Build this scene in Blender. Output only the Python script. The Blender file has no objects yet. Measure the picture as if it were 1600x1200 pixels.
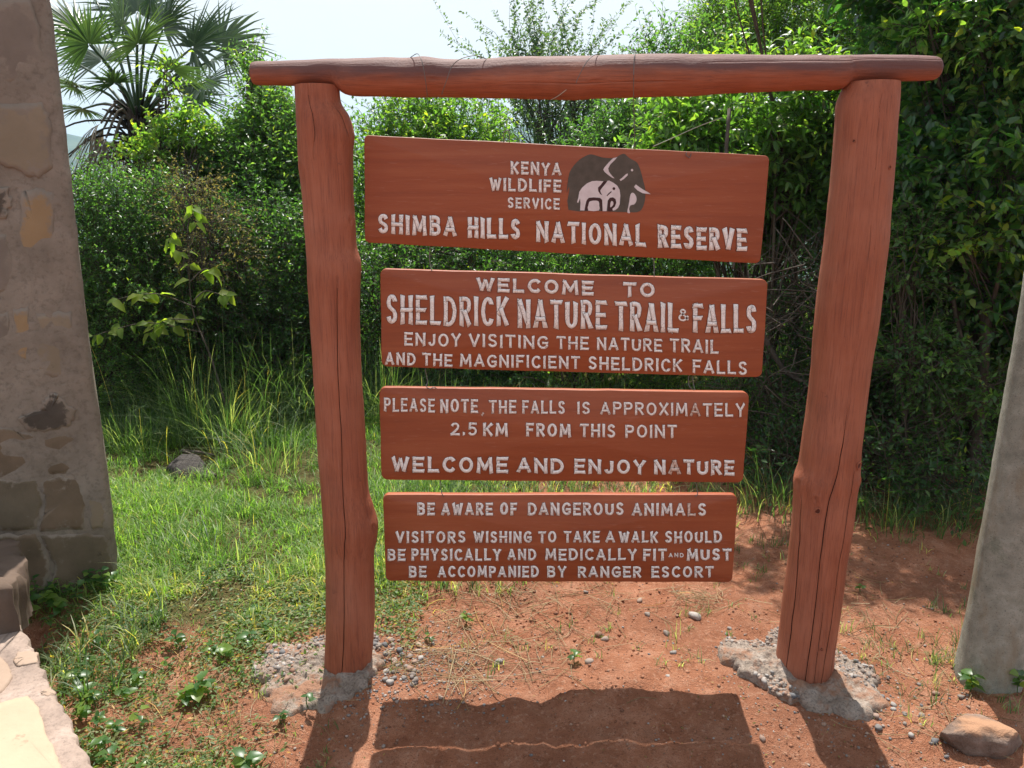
import bpy, math
import numpy as np
from mathutils import Vector, Matrix

S = bpy.context.scene
COL = S.collection
R = math.radians

# ------------------------------------------------------------------ camera
PITCH = R(14.0); CH = 1.6; FPX = 1232.0
cd = bpy.data.cameras.new('camera'); cam = bpy.data.objects.new('camera', cd); COL.objects.link(cam)
cam.location = (0, 0, CH); cam.rotation_euler = (R(90) - PITCH, 0, 0)
cd.sensor_width = 36; cd.lens = 36 * FPX / 1600; cd.clip_start = .05; cd.clip_end = 9000
S.camera = cam

# ------------------------------------------------------------------ light
SUN_EL = 62.8; SUN_AZ = 0.0        # the sun stands behind the sign, high up
SUN_STRENGTH = 4.8; SKY_STRENGTH = .112; EXPOSURE = 0.90
w = bpy.data.worlds.new('World'); S.world = w; w.use_nodes = True
nt = w.node_tree; nt.nodes.clear()
out = nt.nodes.new('ShaderNodeOutputWorld'); bg = nt.nodes.new('ShaderNodeBackground')
sky = nt.nodes.new('ShaderNodeTexSky'); sky.sky_type = 'NISHITA'; sky.sun_disc = False
sky.sun_elevation = R(SUN_EL); sky.sun_rotation = R(SUN_AZ); sky.air_density = 1.0; sky.dust_density = .8
bg.inputs[1].default_value = SKY_STRENGTH
tc = nt.nodes.new('ShaderNodeTexCoord')
mp = nt.nodes.new('ShaderNodeMapping'); mp.inputs['Scale'].default_value = (1, 1, 2.2); mp.inputs['Location'].default_value = (.35, .1, .2)
n1 = nt.nodes.new('ShaderNodeTexNoise'); n1.inputs['Scale'].default_value = 1.5; n1.inputs['Detail'].default_value = 7; n1.inputs['Roughness'].default_value = .52
cr = nt.nodes.new('ShaderNodeValToRGB'); cr.color_ramp.elements[0].position = .40; cr.color_ramp.elements[1].position = .60
cr.color_ramp.elements[0].color = (.38, .38, .38, 1); cr.color_ramp.elements[1].color = (.95, .95, .95, 1)
mx = nt.nodes.new('ShaderNodeMix'); mx.data_type = 'RGBA'
mx.inputs[7].default_value = (4.9, 4.95, 4.85, 1)          # sunlit thin cloud
L_ = nt.links.new
L_(tc.outputs['Generated'], mp.inputs[0]); L_(mp.outputs[0], n1.inputs['Vector']); L_(n1.outputs['Fac'], cr.inputs[0])
L_(cr.outputs[0], mx.inputs[0]); L_(sky.outputs[0], mx.inputs[6]); L_(mx.outputs[2], bg.inputs[0]); L_(bg.outputs[0], out.inputs[0])
sd = bpy.data.lights.new('sun', 'SUN'); sd.energy = SUN_STRENGTH; sd.angle = R(.55); sd.color = (1, .955, .88)
sun = bpy.data.objects.new('sun', sd); COL.objects.link(sun)
sv = Vector((math.sin(R(SUN_AZ)) * math.cos(R(SUN_EL)), math.cos(R(SUN_AZ)) * math.cos(R(SUN_EL)), math.sin(R(SUN_EL))))
sun.rotation_euler = sv.to_track_quat('Z', 'Y').to_euler(); sun.location = sv * 30
vs = S.view_settings; vs.view_transform = 'Standard'; vs.look = 'None'; vs.exposure = EXPOSURE; vs.gamma = 1; vs.use_curve_mapping = False
S.cycles.max_bounces = 8; S.cycles.diffuse_bounces = 4; S.cycles.transmission_bounces = 5; S.cycles.transparent_max_bounces = 8
S.cycles.caustics_reflective = False; S.cycles.caustics_refractive = False; S.cycles.sample_clamp_indirect = 6

# ------------------------------------------------------------------ helpers
cp, sp = math.cos(PITCH), math.sin(PITCH)
def at(x, y, Y):
    """the point of the vertical plane Y that the photograph shows at (x, y)"""
    dx, dy, dz = (x - 800), FPX * cp + (600 - y) * sp, -FPX * sp + (600 - y) * cp
    t = Y / dy
    return (dx * t, Y, CH + dz * t)
def atg(x, y, z=0.0):
    """the point at height z that the photograph shows at (x, y)"""
    dx, dy, dz = (x - 800), FPX * cp + (600 - y) * sp, -FPX * sp + (600 - y) * cp
    t = (z - CH) / dz
    return (dx * t, dy * t, z)

def hash3(ix, iy, iz, seed):
    h = (ix.astype(np.int64) * 374761393 + iy.astype(np.int64) * 668265263 + iz.astype(np.int64) * 2147483647 + seed * 1274126177) & 0xffffffff
    h = ((h ^ (h >> 13)) * 1274126177) & 0xffffffff
    h = ((h ^ (h >> 16)) * 2246822519) & 0xffffffff
    return ((h ^ (h >> 15)) & 0xffffff) / float(0xffffff) * 2 - 1
def vnoise(P, f=1.0, seed=0):
    P = np.asarray(P, float) * f
    if P.shape[-1] == 2: P = np.concatenate([P, np.zeros(P.shape[:-1] + (1,))], -1)
    i = np.floor(P).astype(np.int64); u = P - i; u = u * u * (3 - 2 * u)
    r = 0
    for a in (0, 1):
        for b in (0, 1):
            for c in (0, 1):
                wgt = (u[..., 0] if a else 1 - u[..., 0]) * (u[..., 1] if b else 1 - u[..., 1]) * (u[..., 2] if c else 1 - u[..., 2])
                r = r + wgt * hash3(i[..., 0] + a, i[..., 1] + b, i[..., 2] + c, seed)
    return r
def fbm(P, f=1.0, o=4, seed=0):
    r = 0; a = 1.0; t = 0
    for k in range(o):
        r = r + a * vnoise(P, f * 2.03 ** k, seed + k * 17); t += a; a *= .5
    return r / t

def npmesh(name, V, quads=None, tris=None, attrs=None, smooth=False):
    me = bpy.data.meshes.new(name)
    V = np.asarray(V, np.float32)
    q = np.asarray(quads, np.int32).reshape(-1, 4) if quads is not None and len(quads) else np.zeros((0, 4), np.int32)
    t = np.asarray(tris, np.int32).reshape(-1, 3) if tris is not None and len(tris) else np.zeros((0, 3), np.int32)
    me.vertices.add(len(V)); me.vertices.foreach_set('co', V.ravel())
    nl = q.size + t.size; me.loops.add(nl)
    me.loops.foreach_set('vertex_index', np.concatenate([q.ravel(), t.ravel()]))
    me.polygons.add(len(q) + len(t))
    ls = np.concatenate([np.arange(len(q)) * 4, q.size + np.arange(len(t)) * 3]).astype(np.int32)
    lt = np.concatenate([np.full(len(q), 4), np.full(len(t), 3)]).astype(np.int32)
    me.polygons.foreach_set('loop_start', ls); me.polygons.foreach_set('loop_total', lt)
    if smooth: me.polygons.foreach_set('use_smooth', np.ones(len(ls), bool))
    if attrs:
        for k, v in attrs.items():
            a = me.attributes.new(k, 'FLOAT', 'POINT'); a.data.foreach_set('value', np.asarray(v, np.float32))
    me.update(calc_edges=True)
    return me

class MB:
    """collects pieces of one mesh"""
    def __init__(s): s.V = []; s.Q = []; s.T = []; s.A = []; s.n = 0
    def add(s, V, Q=None, T=None, A=0.5):
        V = np.asarray(V, float).reshape(-1, 3)
        if Q is not None and len(Q): s.Q.append(np.asarray(Q).reshape(-1, 4) + s.n)
        if T is not None and len(T): s.T.append(np.asarray(T).reshape(-1, 3) + s.n)
        s.V.append(V); s.A.append(np.broadcast_to(np.asarray(A, float), (len(V),))); s.n += len(V)
    def tube(s, pts, rad, n=5, A=.5, cap=True):
        pts = np.asarray(pts, float); k = len(pts); rad = np.broadcast_to(np.asarray(rad, float), (k,))
        tg = np.gradient(pts, axis=0); tg /= np.linalg.norm(tg, axis=1, keepdims=True) + 1e-9
        ref = np.array([0, 0, 1.]) if abs(tg[0, 2]) < .8 else np.array([1., 0, 0])
        u = np.cross(tg, ref); u /= np.linalg.norm(u, axis=1, keepdims=True) + 1e-9; v = np.cross(tg, u)
        th = np.arange(n) / n * 2 * math.pi
        V = pts[:, None] + rad[:, None, None] * (np.cos(th)[None, :, None] * u[:, None] + np.sin(th)[None, :, None] * v[:, None])
        a = np.arange(k - 1)[:, None] * n + np.arange(n)[None]; b = np.arange(k - 1)[:, None] * n + (np.arange(n)[None] + 1) % n
        Q = np.stack([a, b, b + n, a + n], -1).reshape(-1, 4)
        V = V.reshape(-1, 3); T = []
        if cap:
            V = np.concatenate([V, pts[-1:], pts[:1]]); e = (k - 1) * n
            T = [(e + i, e + (i + 1) % n, k * n) for i in range(n)] + [((i + 1) % n, i, k * n + 1) for i in range(n)]
        s.add(V, Q, T, A)
    def build(s, name, mat=None, parent=None, smooth=False, **props):
        V = np.concatenate(s.V) if s.V else np.zeros((0, 3))
        me = npmesh(name, V, np.concatenate(s.Q) if s.Q else None, np.concatenate(s.T) if s.T else None, {'tint': np.concatenate(s.A)} if s.A else None, smooth)
        if mat: me.materials.append(mat)
        return link(name, me, parent, **props)

def link(name, me, parent=None, loc=None, **props):
    o = bpy.data.objects.new(name, me); COL.objects.link(o)
    if loc is not None: o.location = loc
    if parent is not None: o.parent = parent
    for k, v in props.items(): o[k] = v
    return o
def empty(name, loc, label, category, group=None):
    o = bpy.data.objects.new(name, None); COL.objects.link(o); o.location = loc; o.empty_display_size = .1
    o['label'] = label; o['category'] = category
    if group: o['group'] = group
    return o
def world_part(o, root):
    """mesh was built in world coordinates: keep it there under its root"""
    o.parent = root; o.matrix_parent_inverse = Matrix.Translation(root.location).inverted(); return o

# ------------------------------------------------------------------ materials
def mat(name):
    m = bpy.data.materials.new(name); m.use_nodes = True; t = m.node_tree; t.nodes.clear()
    return m, t
def N(t, kind, **kw):
    n = t.nodes.new(kind)
    for k, v in kw.items():
        if k.startswith('i_'): n.inputs[k[2:].replace('_', ' ')].default_value = v
        else: setattr(n, k, v)
    return n
def ramp(t, fac, stops):
    n = t.nodes.new('ShaderNodeValToRGB'); e = n.color_ramp.elements
    while len(e) < len(stops): e.new(.5)
    for k, (p, c) in enumerate(stops): e[k].position = p; e[k].color = (*c, 1) if len(c) == 3 else c
    t.links.new(fac, n.inputs[0]); return n.outputs[0]
def noise(t, scale, detail=4, rough=.55, stretch=None, coord='Object', dist=0.0):
    c = t.nodes.new('ShaderNodeTexCoord'); o = c.outputs[coord]
    if stretch:
        m = t.nodes.new('ShaderNodeMapping'); m.inputs['Scale'].default_value = stretch; t.links.new(o, m.inputs[0]); o = m.outputs[0]
    n = t.nodes.new('ShaderNodeTexNoise'); n.inputs['Scale'].default_value = scale; n.inputs['Detail'].default_value = detail; n.inputs['Roughness'].default_value = rough
    n.inputs['Distortion'].default_value = dist
    t.links.new(o, n.inputs['Vector']); return n.outputs['Fac']
def mixc(t, fac, a, b, mode='MIX'):
    n = t.nodes.new('ShaderNodeMix'); n.data_type = 'RGBA'; n.blend_type = mode
    for s, v in ((0, fac), (6, a), (7, b)):
        if hasattr(v, 'links'): t.links.new(v, n.inputs[s])
        else: n.inputs[s].default_value = v if s == 0 else (*v, 1)
    return n.outputs[2]
def mth(t, op, a, b=0.0):
    n = t.nodes.new('ShaderNodeMath'); n.operation = op
    for s, v in ((0, a), (1, b)):
        if hasattr(v, 'links'): t.links.new(v, n.inputs[s])
        else: n.inputs[s].default_value = v
    return n.outputs[0]
def finish(t, color, rough=.8, spec=.3, bump=None, bstr=.3, bdist=.01, transl=None, tcol=None):
    p = t.nodes.new('ShaderNodeBsdfPrincipled'); p.inputs['Specular IOR Level'].default_value = spec
    for k, v in (('Base Color', color), ('Roughness', rough)):
        if hasattr(v, 'links'): t.links.new(v, p.inputs[k])
        else: p.inputs[k].default_value = (*v, 1) if k == 'Base Color' else v
    if bump is not None:
        b = t.nodes.new('ShaderNodeBump'); b.inputs['Strength'].default_value = bstr; b.inputs['Distance'].default_value = bdist
        t.links.new(bump, b.inputs['Height']); t.links.new(b.outputs[0], p.inputs['Normal'])
    sh = p.outputs[0]
    if transl:
        tr = t.nodes.new('ShaderNodeBsdfTranslucent')
        if hasattr(tcol, 'links'): t.links.new(tcol, tr.inputs[0])
        else: tr.inputs[0].default_value = (*tcol, 1)
        ms = t.nodes.new('ShaderNodeMixShader'); ms.inputs[0].default_value = transl
        t.links.new(sh, ms.inputs[1]); t.links.new(tr.outputs[0], ms.inputs[2]); sh = ms.outputs[0]
    o = t.nodes.new('ShaderNodeOutputMaterial'); t.links.new(sh, o.inputs[0])
def tint(t):
    a = t.nodes.new('ShaderNodeAttribute'); a.attribute_name = 'tint'; return a.outputs['Fac']

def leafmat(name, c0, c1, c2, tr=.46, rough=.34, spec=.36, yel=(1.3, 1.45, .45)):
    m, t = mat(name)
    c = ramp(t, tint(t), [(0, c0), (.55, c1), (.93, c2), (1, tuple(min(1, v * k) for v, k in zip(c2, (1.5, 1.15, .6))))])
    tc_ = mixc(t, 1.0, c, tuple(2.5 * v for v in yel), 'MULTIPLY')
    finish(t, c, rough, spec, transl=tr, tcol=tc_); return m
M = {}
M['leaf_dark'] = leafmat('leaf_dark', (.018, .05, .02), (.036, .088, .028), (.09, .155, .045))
M['leaf_mid'] = leafmat('leaf_mid', (.034, .08, .03), (.06, .13, .042), (.14, .215, .065))
M['leaf_bright'] = leafmat('leaf_bright', (.042, .092, .026), (.08, .16, .04), (.17, .24, .055), tr=.48)
M['leaf_gloss'] = leafmat('leaf_gloss', (.02, .06, .024), (.04, .105, .034), (.10, .175, .045), tr=.44, rough=.24, spec=.6)
M['leaf_sap'] = leafmat('leaf_sapling', (.07, .11, .02), (.11, .17, .03), (.16, .2, .04), tr=.62, rough=.6, spec=.25)
M['leaf_grey'] = leafmat('leaf_grey', (.045, .085, .05), (.065, .11, .065), (.1, .14, .08), tr=.3)
M['leaf_dry'] = leafmat('leaf_dry', (.10, .11, .04), (.17, .17, .06), (.28, .25, .1), tr=.35, yel=(1.2, 1.0, .6), rough=.7, spec=.2)
M['palm_leaf'] = leafmat('palm_leaf', (.028, .056, .034), (.045, .08, .042), (.085, .125, .06), tr=.22, rough=.35, spec=.5)
M['palm_dead'] = leafmat('palm_dead', (.09, .08, .065), (.15, .13, .1), (.2, .18, .14), tr=.2, rough=.7, spec=.2, yel=(1.1, 1, .8))
M['grass'] = leafmat('grass', (.06, .125, .03), (.13, .215, .05), (.29, .31, .14), tr=.42, rough=.5, spec=.35, yel=(1.2, 1.4, .5))
M['grass_tall'] = leafmat('grass_tall', (.04, .08, .035), (.07, .12, .05), (.30, .32, .2), tr=.42, rough=.5, spec=.35)
M['weed'] = leafmat('weed', (.045, .095, .03), (.10, .165, .05), (.26, .22, .11), tr=.4, rough=.5, spec=.35)
M['straw'] = leafmat('straw', (.2, .14, .07), (.33, .25, .14), (.42, .34, .22), tr=.15, rough=.75, spec=.2, yel=(1, .9, .6))

def m_bark(name, a, b):
    m, t = mat(name); n = noise(t, 30, 5, .6, (1, 1, .25)); finish(t, ramp(t, n, [(.3, a), (.7, b)]), .9, .15, n, .6, .01); return m
M['bark'] = m_bark('bark', (.045, .035, .026), (.13, .105, .08))
M['twig'] = m_bark('dead_twig', (.05, .04, .032), (.13, .11, .09))
M['palm_trunk'] = m_bark('palm_trunk', (.02, .016, .013), (.07, .058, .045))

# painted rough timber of the frame
def m_timber(name, axis):
    m, t = mat(name)
    st = (1, 1, .09) if axis == 'z' else (.09, 1, 1)
    grain = noise(t, 45, 6, .6, st); big = noise(t, 3.0, 4, .6); fine = noise(t, 160, 3, .6)
    c = ramp(t, grain, [(.3, (.245, .070, .036)), (.55, (.33, .10, .050)), (.8, (.39, .137, .077))])
    c = mixc(t, ramp(t, big, [(.42, (0, 0, 0)), (.72, (1, 1, 1))]), c, (.40, .145, .085))
    if axis == 'x':   # weathered purple-grey stains along the upper part
        s = noise(t, 5.5, 6, .68, (.35, 1, 1.6)); g = t.nodes.new('ShaderNodeSeparateXYZ'); tcx = t.nodes.new('ShaderNodeTexCoord'); t.links.new(tcx.outputs['Object'], g.inputs[0])
        up = mth(t, 'MULTIPLY', mth(t, 'SUBTRACT', g.outputs[2], 1.898), 9.0)
        f = ramp(t, mth(t, 'ADD', s, up), [(.45, (0, 0, 0)), (.72, (.9, .9, .9))])
        c = mixc(t, f, c, (.115, .058, .055))
    sp_ = noise(t, 14, 5, .75)
    c = mixc(t, ramp(t, sp_, [(.66, (0, 0, 0)), (.74, (.7, .7, .7))]), c, (.13, .05, .035))
    hair = noise(t, 260, 4, .7, (1, 1, .03) if axis == 'z' else (.03, 1, 1)); chk = noise(t, 70, 5, .7, (1, 1, .04) if axis == 'z' else (.04, 1, 1))
    c = mixc(t, ramp(t, hair, [(.36, (.45, .45, .45)), (.5, (0, 0, 0))]), c, (.13, .046, .03))
    c = mixc(t, ramp(t, hair, [(.6, (0, 0, 0)), (.75, (.35, .35, .35))]), c, (.42, .22, .16))
    c = mixc(t, ramp(t, chk, [(.27, (.85, .85, .85)), (.33, (0, 0, 0))]), c, (.10, .035, .024))
    c = mixc(t, ramp(t, noise(t, 9, 6, .75, (1, 1, .5)), [(.55, (0, 0, 0)), (.72, (.45, .45, .45))]), c, (.22, .085, .055))
    h = mth(t, 'ADD', mth(t, 'ADD', grain, mth(t, 'MULTIPLY', fine, .35)), mth(t, 'MULTIPLY', hair, .6))
    finish(t, c, .66, .28, h, .75, .004); return m
M['post'] = m_timber('painted_post', 'z'); M['beam'] = m_timber('painted_beam', 'x')
m, t = mat('crack_dark'); finish(t, (.02, .008, .006), .95, .1); M['crack'] = m
m, t = mat('cut_shadow_and_knot'); finish(t, (.10, .03, .018), .8, .2); M['cut_shadow_knot'] = m  # painted shadow edges along the letter cuts; also colours the dark knot centres
m, t = mat('board_paint')
g = noise(t, 38, 6, .62, (.05, 1, 1)); b = noise(t, 2.6, 4, .6, (.6, 1, 1.2)); f = noise(t, 210, 2, .5, (.12, 1, 1))
c = ramp(t, g, [(.28, (.235, .054, .02)), (.5, (.31, .076, .028)), (.78, (.38, .112, .045))])
c = mixc(t, ramp(t, b, [(.4, (0, 0, 0)), (.75, (.6, .6, .6))]), c, (.27, .058, .02))
c = mixc(t, ramp(t, f, [(.64, (0, 0, 0)), (.72, (.28, .28, .28))]), c, (.42, .17, .11))
finish(t, c, .5, .35, mth(t, 'ADD', g, f), .35, .0015); M['board'] = m
m, t = mat('lettering_paint')
a = noise(t, 95, 4, .65); b = noise(t, 330, 3, .7)
vo = t.nodes.new('ShaderNodeTexVoronoi'); vo.feature = 'DISTANCE_TO_EDGE'; vo.inputs['Scale'].default_value = 105; tcx = t.nodes.new('ShaderNodeTexCoord'); t.links.new(tcx.outputs['Object'], vo.inputs['Vector'])
cra = ramp(t, vo.outputs['Distance'], [(.012, (.9, .9, .9)), (.05, (0, 0, 0))])
c = ramp(t, a, [(.3, (.78, .70, .65)), (.7, (.92, .87, .83))])
gate = ramp(t, noise(t, 24, 2, .5), [(.42, (0, 0, 0)), (.62, (1, 1, 1))])
c = mixc(t, mth(t, 'MULTIPLY', cra, mth(t, 'ADD', mth(t, 'MULTIPLY', gate, .6), .25)), c, (.16, .07, .05))
c = mixc(t, ramp(t, b, [(.66, (0, 0, 0)), (.74, (.7, .7, .7))]), c, (.36, .17, .12))
finish(t, c, .7, .25, a, .4, .001); M['letter'] = m
m, t = mat('letter_chipped'); a = noise(t, 120, 4, .65); finish(t, ramp(t, a, [(.35, (.42, .2, .13)), (.6, (.74, .62, .54))]), .75, .2, a, .4, .001); M['letter_brown'] = m
m, t = mat('emblem_grey'); a = noise(t, 40, 4, .6); finish(t, ramp(t, a, [(.3, (.078, .064, .05)), (.7, (.11, .09, .072))]), .65, .25, a, .2, .001); M['emblem_grey'] = m
m, t = mat('emblem_white'); a = noise(t, 50, 4, .6); finish(t, ramp(t, a, [(.3, (.60, .52, .52)), (.7, (.70, .62, .62))]), .65, .25, a, .2, .001); M['emblem_white'] = m
m, t = mat('emblem_dark'); finish(t, (.055, .022, .022), .7, .25); M['emblem_dark'] = m
m, t = mat('wire'); finish(t, (.12, .11, .10), .5, .5); M['wire'] = m
m, t = mat('pale_line'); finish(t, (.42, .45, .36), .5, .4, transl=.2, tcol=(.5, .55, .45)); M['line'] = m

# soil
m, t = mat('ground_soil')
big = noise(t, 1.6, 6, .66); med = noise(t, 9, 6, .65); fin = noise(t, 60, 5, .7); vf = noise(t, 260, 3, .6)
c = ramp(t, med, [(.28, (.28, .108, .057)), (.5, (.425, .182, .102)), (.74, (.54, .285, .185))])
c = mixc(t, ramp(t, big, [(.44, (0, 0, 0)), (.60, (.8, .8, .8))]), c, (.29, .125, .072))
c = mixc(t, ramp(t, noise(t, 4.2, 6, .7), [(.56, (0, 0, 0)), (.7, (.5, .5, .5))]), c, (.18, .075, .043))
c = mixc(t, ramp(t, noise(t, 28, 6, .75), [(.56, (0, 0, 0)), (.7, (.6, .6, .6))]), c, (.2, .085, .05))
c = mixc(t, ramp(t, noise(t, 2.7, 6, .7), [(.55, (0, 0, 0)), (.72, (.5, .5, .5))]), c, (.46, .25, .16))
c = mixc(t, ramp(t, fin, [(.54, (0, 0, 0)), (.68, (.6, .6, .6))]), c, (.58, .35, .24))
c = mixc(t, ramp(t, vf, [(.32, (.75, .75, .75)), (.44, (0, 0, 0))]), c, (.12, .05, .032))
c = mixc(t, ramp(t, noise(t, 90, 5, .8, None, 'Object', .4), [(.60, (0, 0, 0)), (.70, (.7, .7, .7))]), c, (.10, .05, .032))
# litter and moss where the grass attribute is high
at_ = t.nodes.new('ShaderNodeAttribute'); at_.attribute_name = 'grassy'
gl = ramp(t, noise(t, 22, 5, .7), [(.3, (.05, .05, .02)), (.55, (.10, .105, .035)), (.75, (.2, .15, .07))])
gf = ramp(t, mth(t, 'ADD', at_.outputs['Fac'], mth(t, 'MULTIPLY', mth(t, 'SUBTRACT', med, .5), 1.2)), [(.35, (0, 0, 0)), (.75, (.9, .9, .9))])
c = mixc(t, gf, c, gl)
finish(t, c, .95, .12, mth(t, 'ADD', mth(t, 'MULTIPLY', fin, .6), mth(t, 'ADD', med, mth(t, 'MULTIPLY', vf, .5))), 1.0, .026); M['soil'] = m
m, t = mat('hill_forest'); a = noise(t, .02, 8, .7); finish(t, ramp(t, a, [(.35, (.022, .04, .016)), (.55, (.05, .08, .028)), (.7, (.11, .12, .05))]), .95, .1); M['hill'] = m

# stone and concrete
def m_rock(name, a, b, c_, sc=9, bs=.6, bd=.01, rough=.9):
    m, t = mat(name); n = noise(t, sc, 7, .66); f = noise(t, sc * 9, 4, .7)
    c = ramp(t, n, [(.3, a), (.55, b), (.75, c_)]); c = mixc(t, ramp(t, f, [(.3, (.5, .5, .5)), (.5, (0, 0, 0))]), c, tuple(v * .55 for v in a))
    finish(t, c, rough, .2, mth(t, 'ADD', n, mth(t, 'MULTIPLY', f, .5)), bs, bd); return m
def m_tintrock(name, stops, bs=.5, bd=.006, sc=14):
    m, t = mat(name); n = noise(t, sc, 6, .65); oi = t.nodes.new('ShaderNodeObjectInfo'); a = tint(t)
    f = mth(t, 'FRACT', mth(t, 'ADD', a, oi.outputs['Random']))
    c = ramp(t, f, stops); c = mixc(t, ramp(t, n, [(.35, (.6, .6, .6)), (.65, (0, 0, 0))]), c, (.5, .42, .38), 'MULTIPLY')
    finish(t, c, .85, .25, n, bs, bd); return m
M['pebble'] = m_tintrock('pebbles', [(0, (.2, .17, .15)), (.22, (.3, .26, .23)), (.4, (.15, .155, .165)), (.55, (.38, .29, .23)), (.72, (.27, .15, .10)), (.86, (.44, .41, .38)), (1, (.24, .22, .21))], sc=60, bd=.002)
M['clod'] = m_tintrock('soil_crumbs', [(0, (.26, .11, .06)), (.5, (.36, .17, .10)), (.8, (.2, .09, .055)), (1, (.42, .27, .19))], sc=60, bd=.003)
m, t = mat('footing_concrete'); n = noise(t, 16, 7, .7); f = noise(t, 120, 4, .7)
c = ramp(t, n, [(.3, (.20, .155, .12)), (.55, (.33, .27, .225)), (.75, (.44, .38, .33))]); c = mixc(t, ramp(t, f, [(.35, (.7, .7, .7)), (.5, (0, 0, 0))]), c, (.085, .065, .055))
c = mixc(t, ramp(t, noise(t, 7, 6, .72), [(.47, (0, 0, 0)), (.58, (.9, .9, .9))]), c, (.29, .15, .092))
finish(t, c, .92, .2, mth(t, 'ADD', n, mth(t, 'MULTIPLY', f, .6)), .9, .014); M['footing'] = m
M['mortar'] = m_rock('wall_mortar', (.17, .138, .108), (.25, .208, .168), (.32, .27, .22), 5, .5, .012)
m, t = mat('pole_concrete'); n = noise(t, 22, 7, .66); f = noise(t, 190, 4, .75); st_ = noise(t, 5, 6, .7, (1, 1, .35))
c = ramp(t, n, [(.3, (.2, .195, .16)), (.55, (.30, .29, .24)), (.75, (.39, .375, .32))]); c = mixc(t, ramp(t, f, [(.32, (.9, .9, .9)), (.42, (0, 0, 0))]), c, (.08, .075, .06))
c = mixc(t, ramp(t, st_, [(.5, (0, 0, 0)), (.62, (.7, .7, .7))]), c, (.23, .17, .105)); c = mixc(t, ramp(t, noise(t, 8, 6, .75), [(.55, (0, 0, 0)), (.66, (.6, .6, .6))]), c, (.13, .145, .10))
finish(t, c, .9, .2, mth(t, 'ADD', n, f), .7, .005); M['pole'] = m
M['boulder'] = m_rock('grey_boulder', (.035, .03, .028), (.08, .07, .064), (.15, .13, .12), 9, .9, .02)
def m_wallstone(name, a, b):
    m, t = mat(name); n = noise(t, 7, 6, .6); s = noise(t, 11, 6, .8)
    c = ramp(t, n, [(.3, a), (.7, b)])
    c = mixc(t, ramp(t, s, [(.62, (0, 0, 0)), (.70, (.65, .65, .65))]), c, tuple(v * .45 for v in a))
    e = ramp(t, mth(t, 'ADD', tint(t), mth(t, 'MULTIPLY', mth(t, 'SUBTRACT', noise(t, 16, 6, .7), .5), 2.4)), [(.28, (1, 1, 1)), (.55, (0, 0, 0))])
    if name.startswith('stone'): c = mixc(t, e, c, ramp(t, noise(t, 5, 5, .6), [(.3, (.185, .15, .118)), (.75, (.285, .237, .19))]))
    finish(t, c, .88, .2, mth(t, 'ADD', n, mth(t, 'MULTIPLY', s, .5)), .45, .01); return m
M['stone_ochre'] = m_wallstone('stone_ochre', (.27, .18, .098), (.32, .22, .125))
M['stone_tan'] = m_wallstone('stone_tan', (.21, .165, .115), (.26, .205, .145))
M['stone_grey'] = m_wallstone('stone_grey', (.16, .13, .105), (.22, .18, .148))
M['stone_dark'] = m_wallstone('stone_dark', (.055, .045, .036), (.105, .085, .068))
M['stone_brown'] = m_wallstone('stone_brown', (.12, .09, .06), (.20, .142, .096))
M['stone_moss'] = m_wallstone('stone_moss', (.115, .092, .062), (.19, .145, .10))
M['stone_red'] = m_wallstone('stone_red', (.12, .068, .042), (.165, .098, .062))
M['slab_cream'] = m_wallstone('slab_cream', (.38, .285, .2), (.45, .34, .24))
M['slab_tan'] = m_wallstone('slab_tan', (.30, .215, .16), (.37, .27, .205))
M['block'] = m_wallstone('raised_block', (.085, .058, .042), (.15, .105, .08))
M['slab_mortar'] = m_rock('coping_mortar', (.2, .15, .125), (.33, .25, .205), (.42, .33, .28), 10, .6, .01)
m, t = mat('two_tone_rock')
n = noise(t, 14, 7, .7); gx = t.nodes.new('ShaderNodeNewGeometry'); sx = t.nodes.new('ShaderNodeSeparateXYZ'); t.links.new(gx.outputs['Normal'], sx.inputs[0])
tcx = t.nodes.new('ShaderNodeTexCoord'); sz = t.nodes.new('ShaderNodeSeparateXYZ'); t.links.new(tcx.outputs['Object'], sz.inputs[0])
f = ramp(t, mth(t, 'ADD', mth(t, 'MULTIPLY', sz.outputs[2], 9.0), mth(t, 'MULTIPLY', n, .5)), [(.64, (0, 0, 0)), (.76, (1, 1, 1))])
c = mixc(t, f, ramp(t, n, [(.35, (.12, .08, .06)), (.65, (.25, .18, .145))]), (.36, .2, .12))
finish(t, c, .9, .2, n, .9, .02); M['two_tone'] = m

# ------------------------------------------------------------------ ground
def sstep(x, a, b):
    u = np.clip((x - a) / (b - a), 0, 1); return u * u * (3 - 2 * u)
def hground(x, y):
    x = np.asarray(x, float); y = np.asarray(y, float)
    P = np.stack([x, y], -1); d = np.hypot(x, y)
    near = 1 - sstep(d, 7, 14)
    h = .020 * vnoise(P, 1.7, 3) + .014 * vnoise(P, 4.3, 5) + near * (.011 * vnoise(P, 10, 7) + .0065 * vnoise(P, 23, 8) + .0035 * vnoise(P, 52, 9))
    h = h * (.4 + .6 * near) + .04 * vnoise(P, .35, 2) * sstep(d, 4, 8)
    h = h - .045 * sstep(2.25 - y, 0, .5) + .03 * np.exp(-((x - .35) / .35) ** 2 - ((y - 2.3) / .16) ** 2)
    drop = sstep(y, 11, 60) * 9 + sstep(d, 40, 420) * 65
    drop = drop + 1.2 * sstep(-x, 3.6, 9) * sstep(y, 6, 12)
    return h - drop
GRASS = lambda x, y: np.clip(sstep(-.55 + .25 * (y - 2.6) - x + .22 * fbm(np.stack([x, y], -1), 2.2, 3, 11), -.35, .25) * sstep(y + .4 * vnoise(np.stack([x, y], -1), 2.5, 31), 2.45, 3.15), 0, 1)
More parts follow.
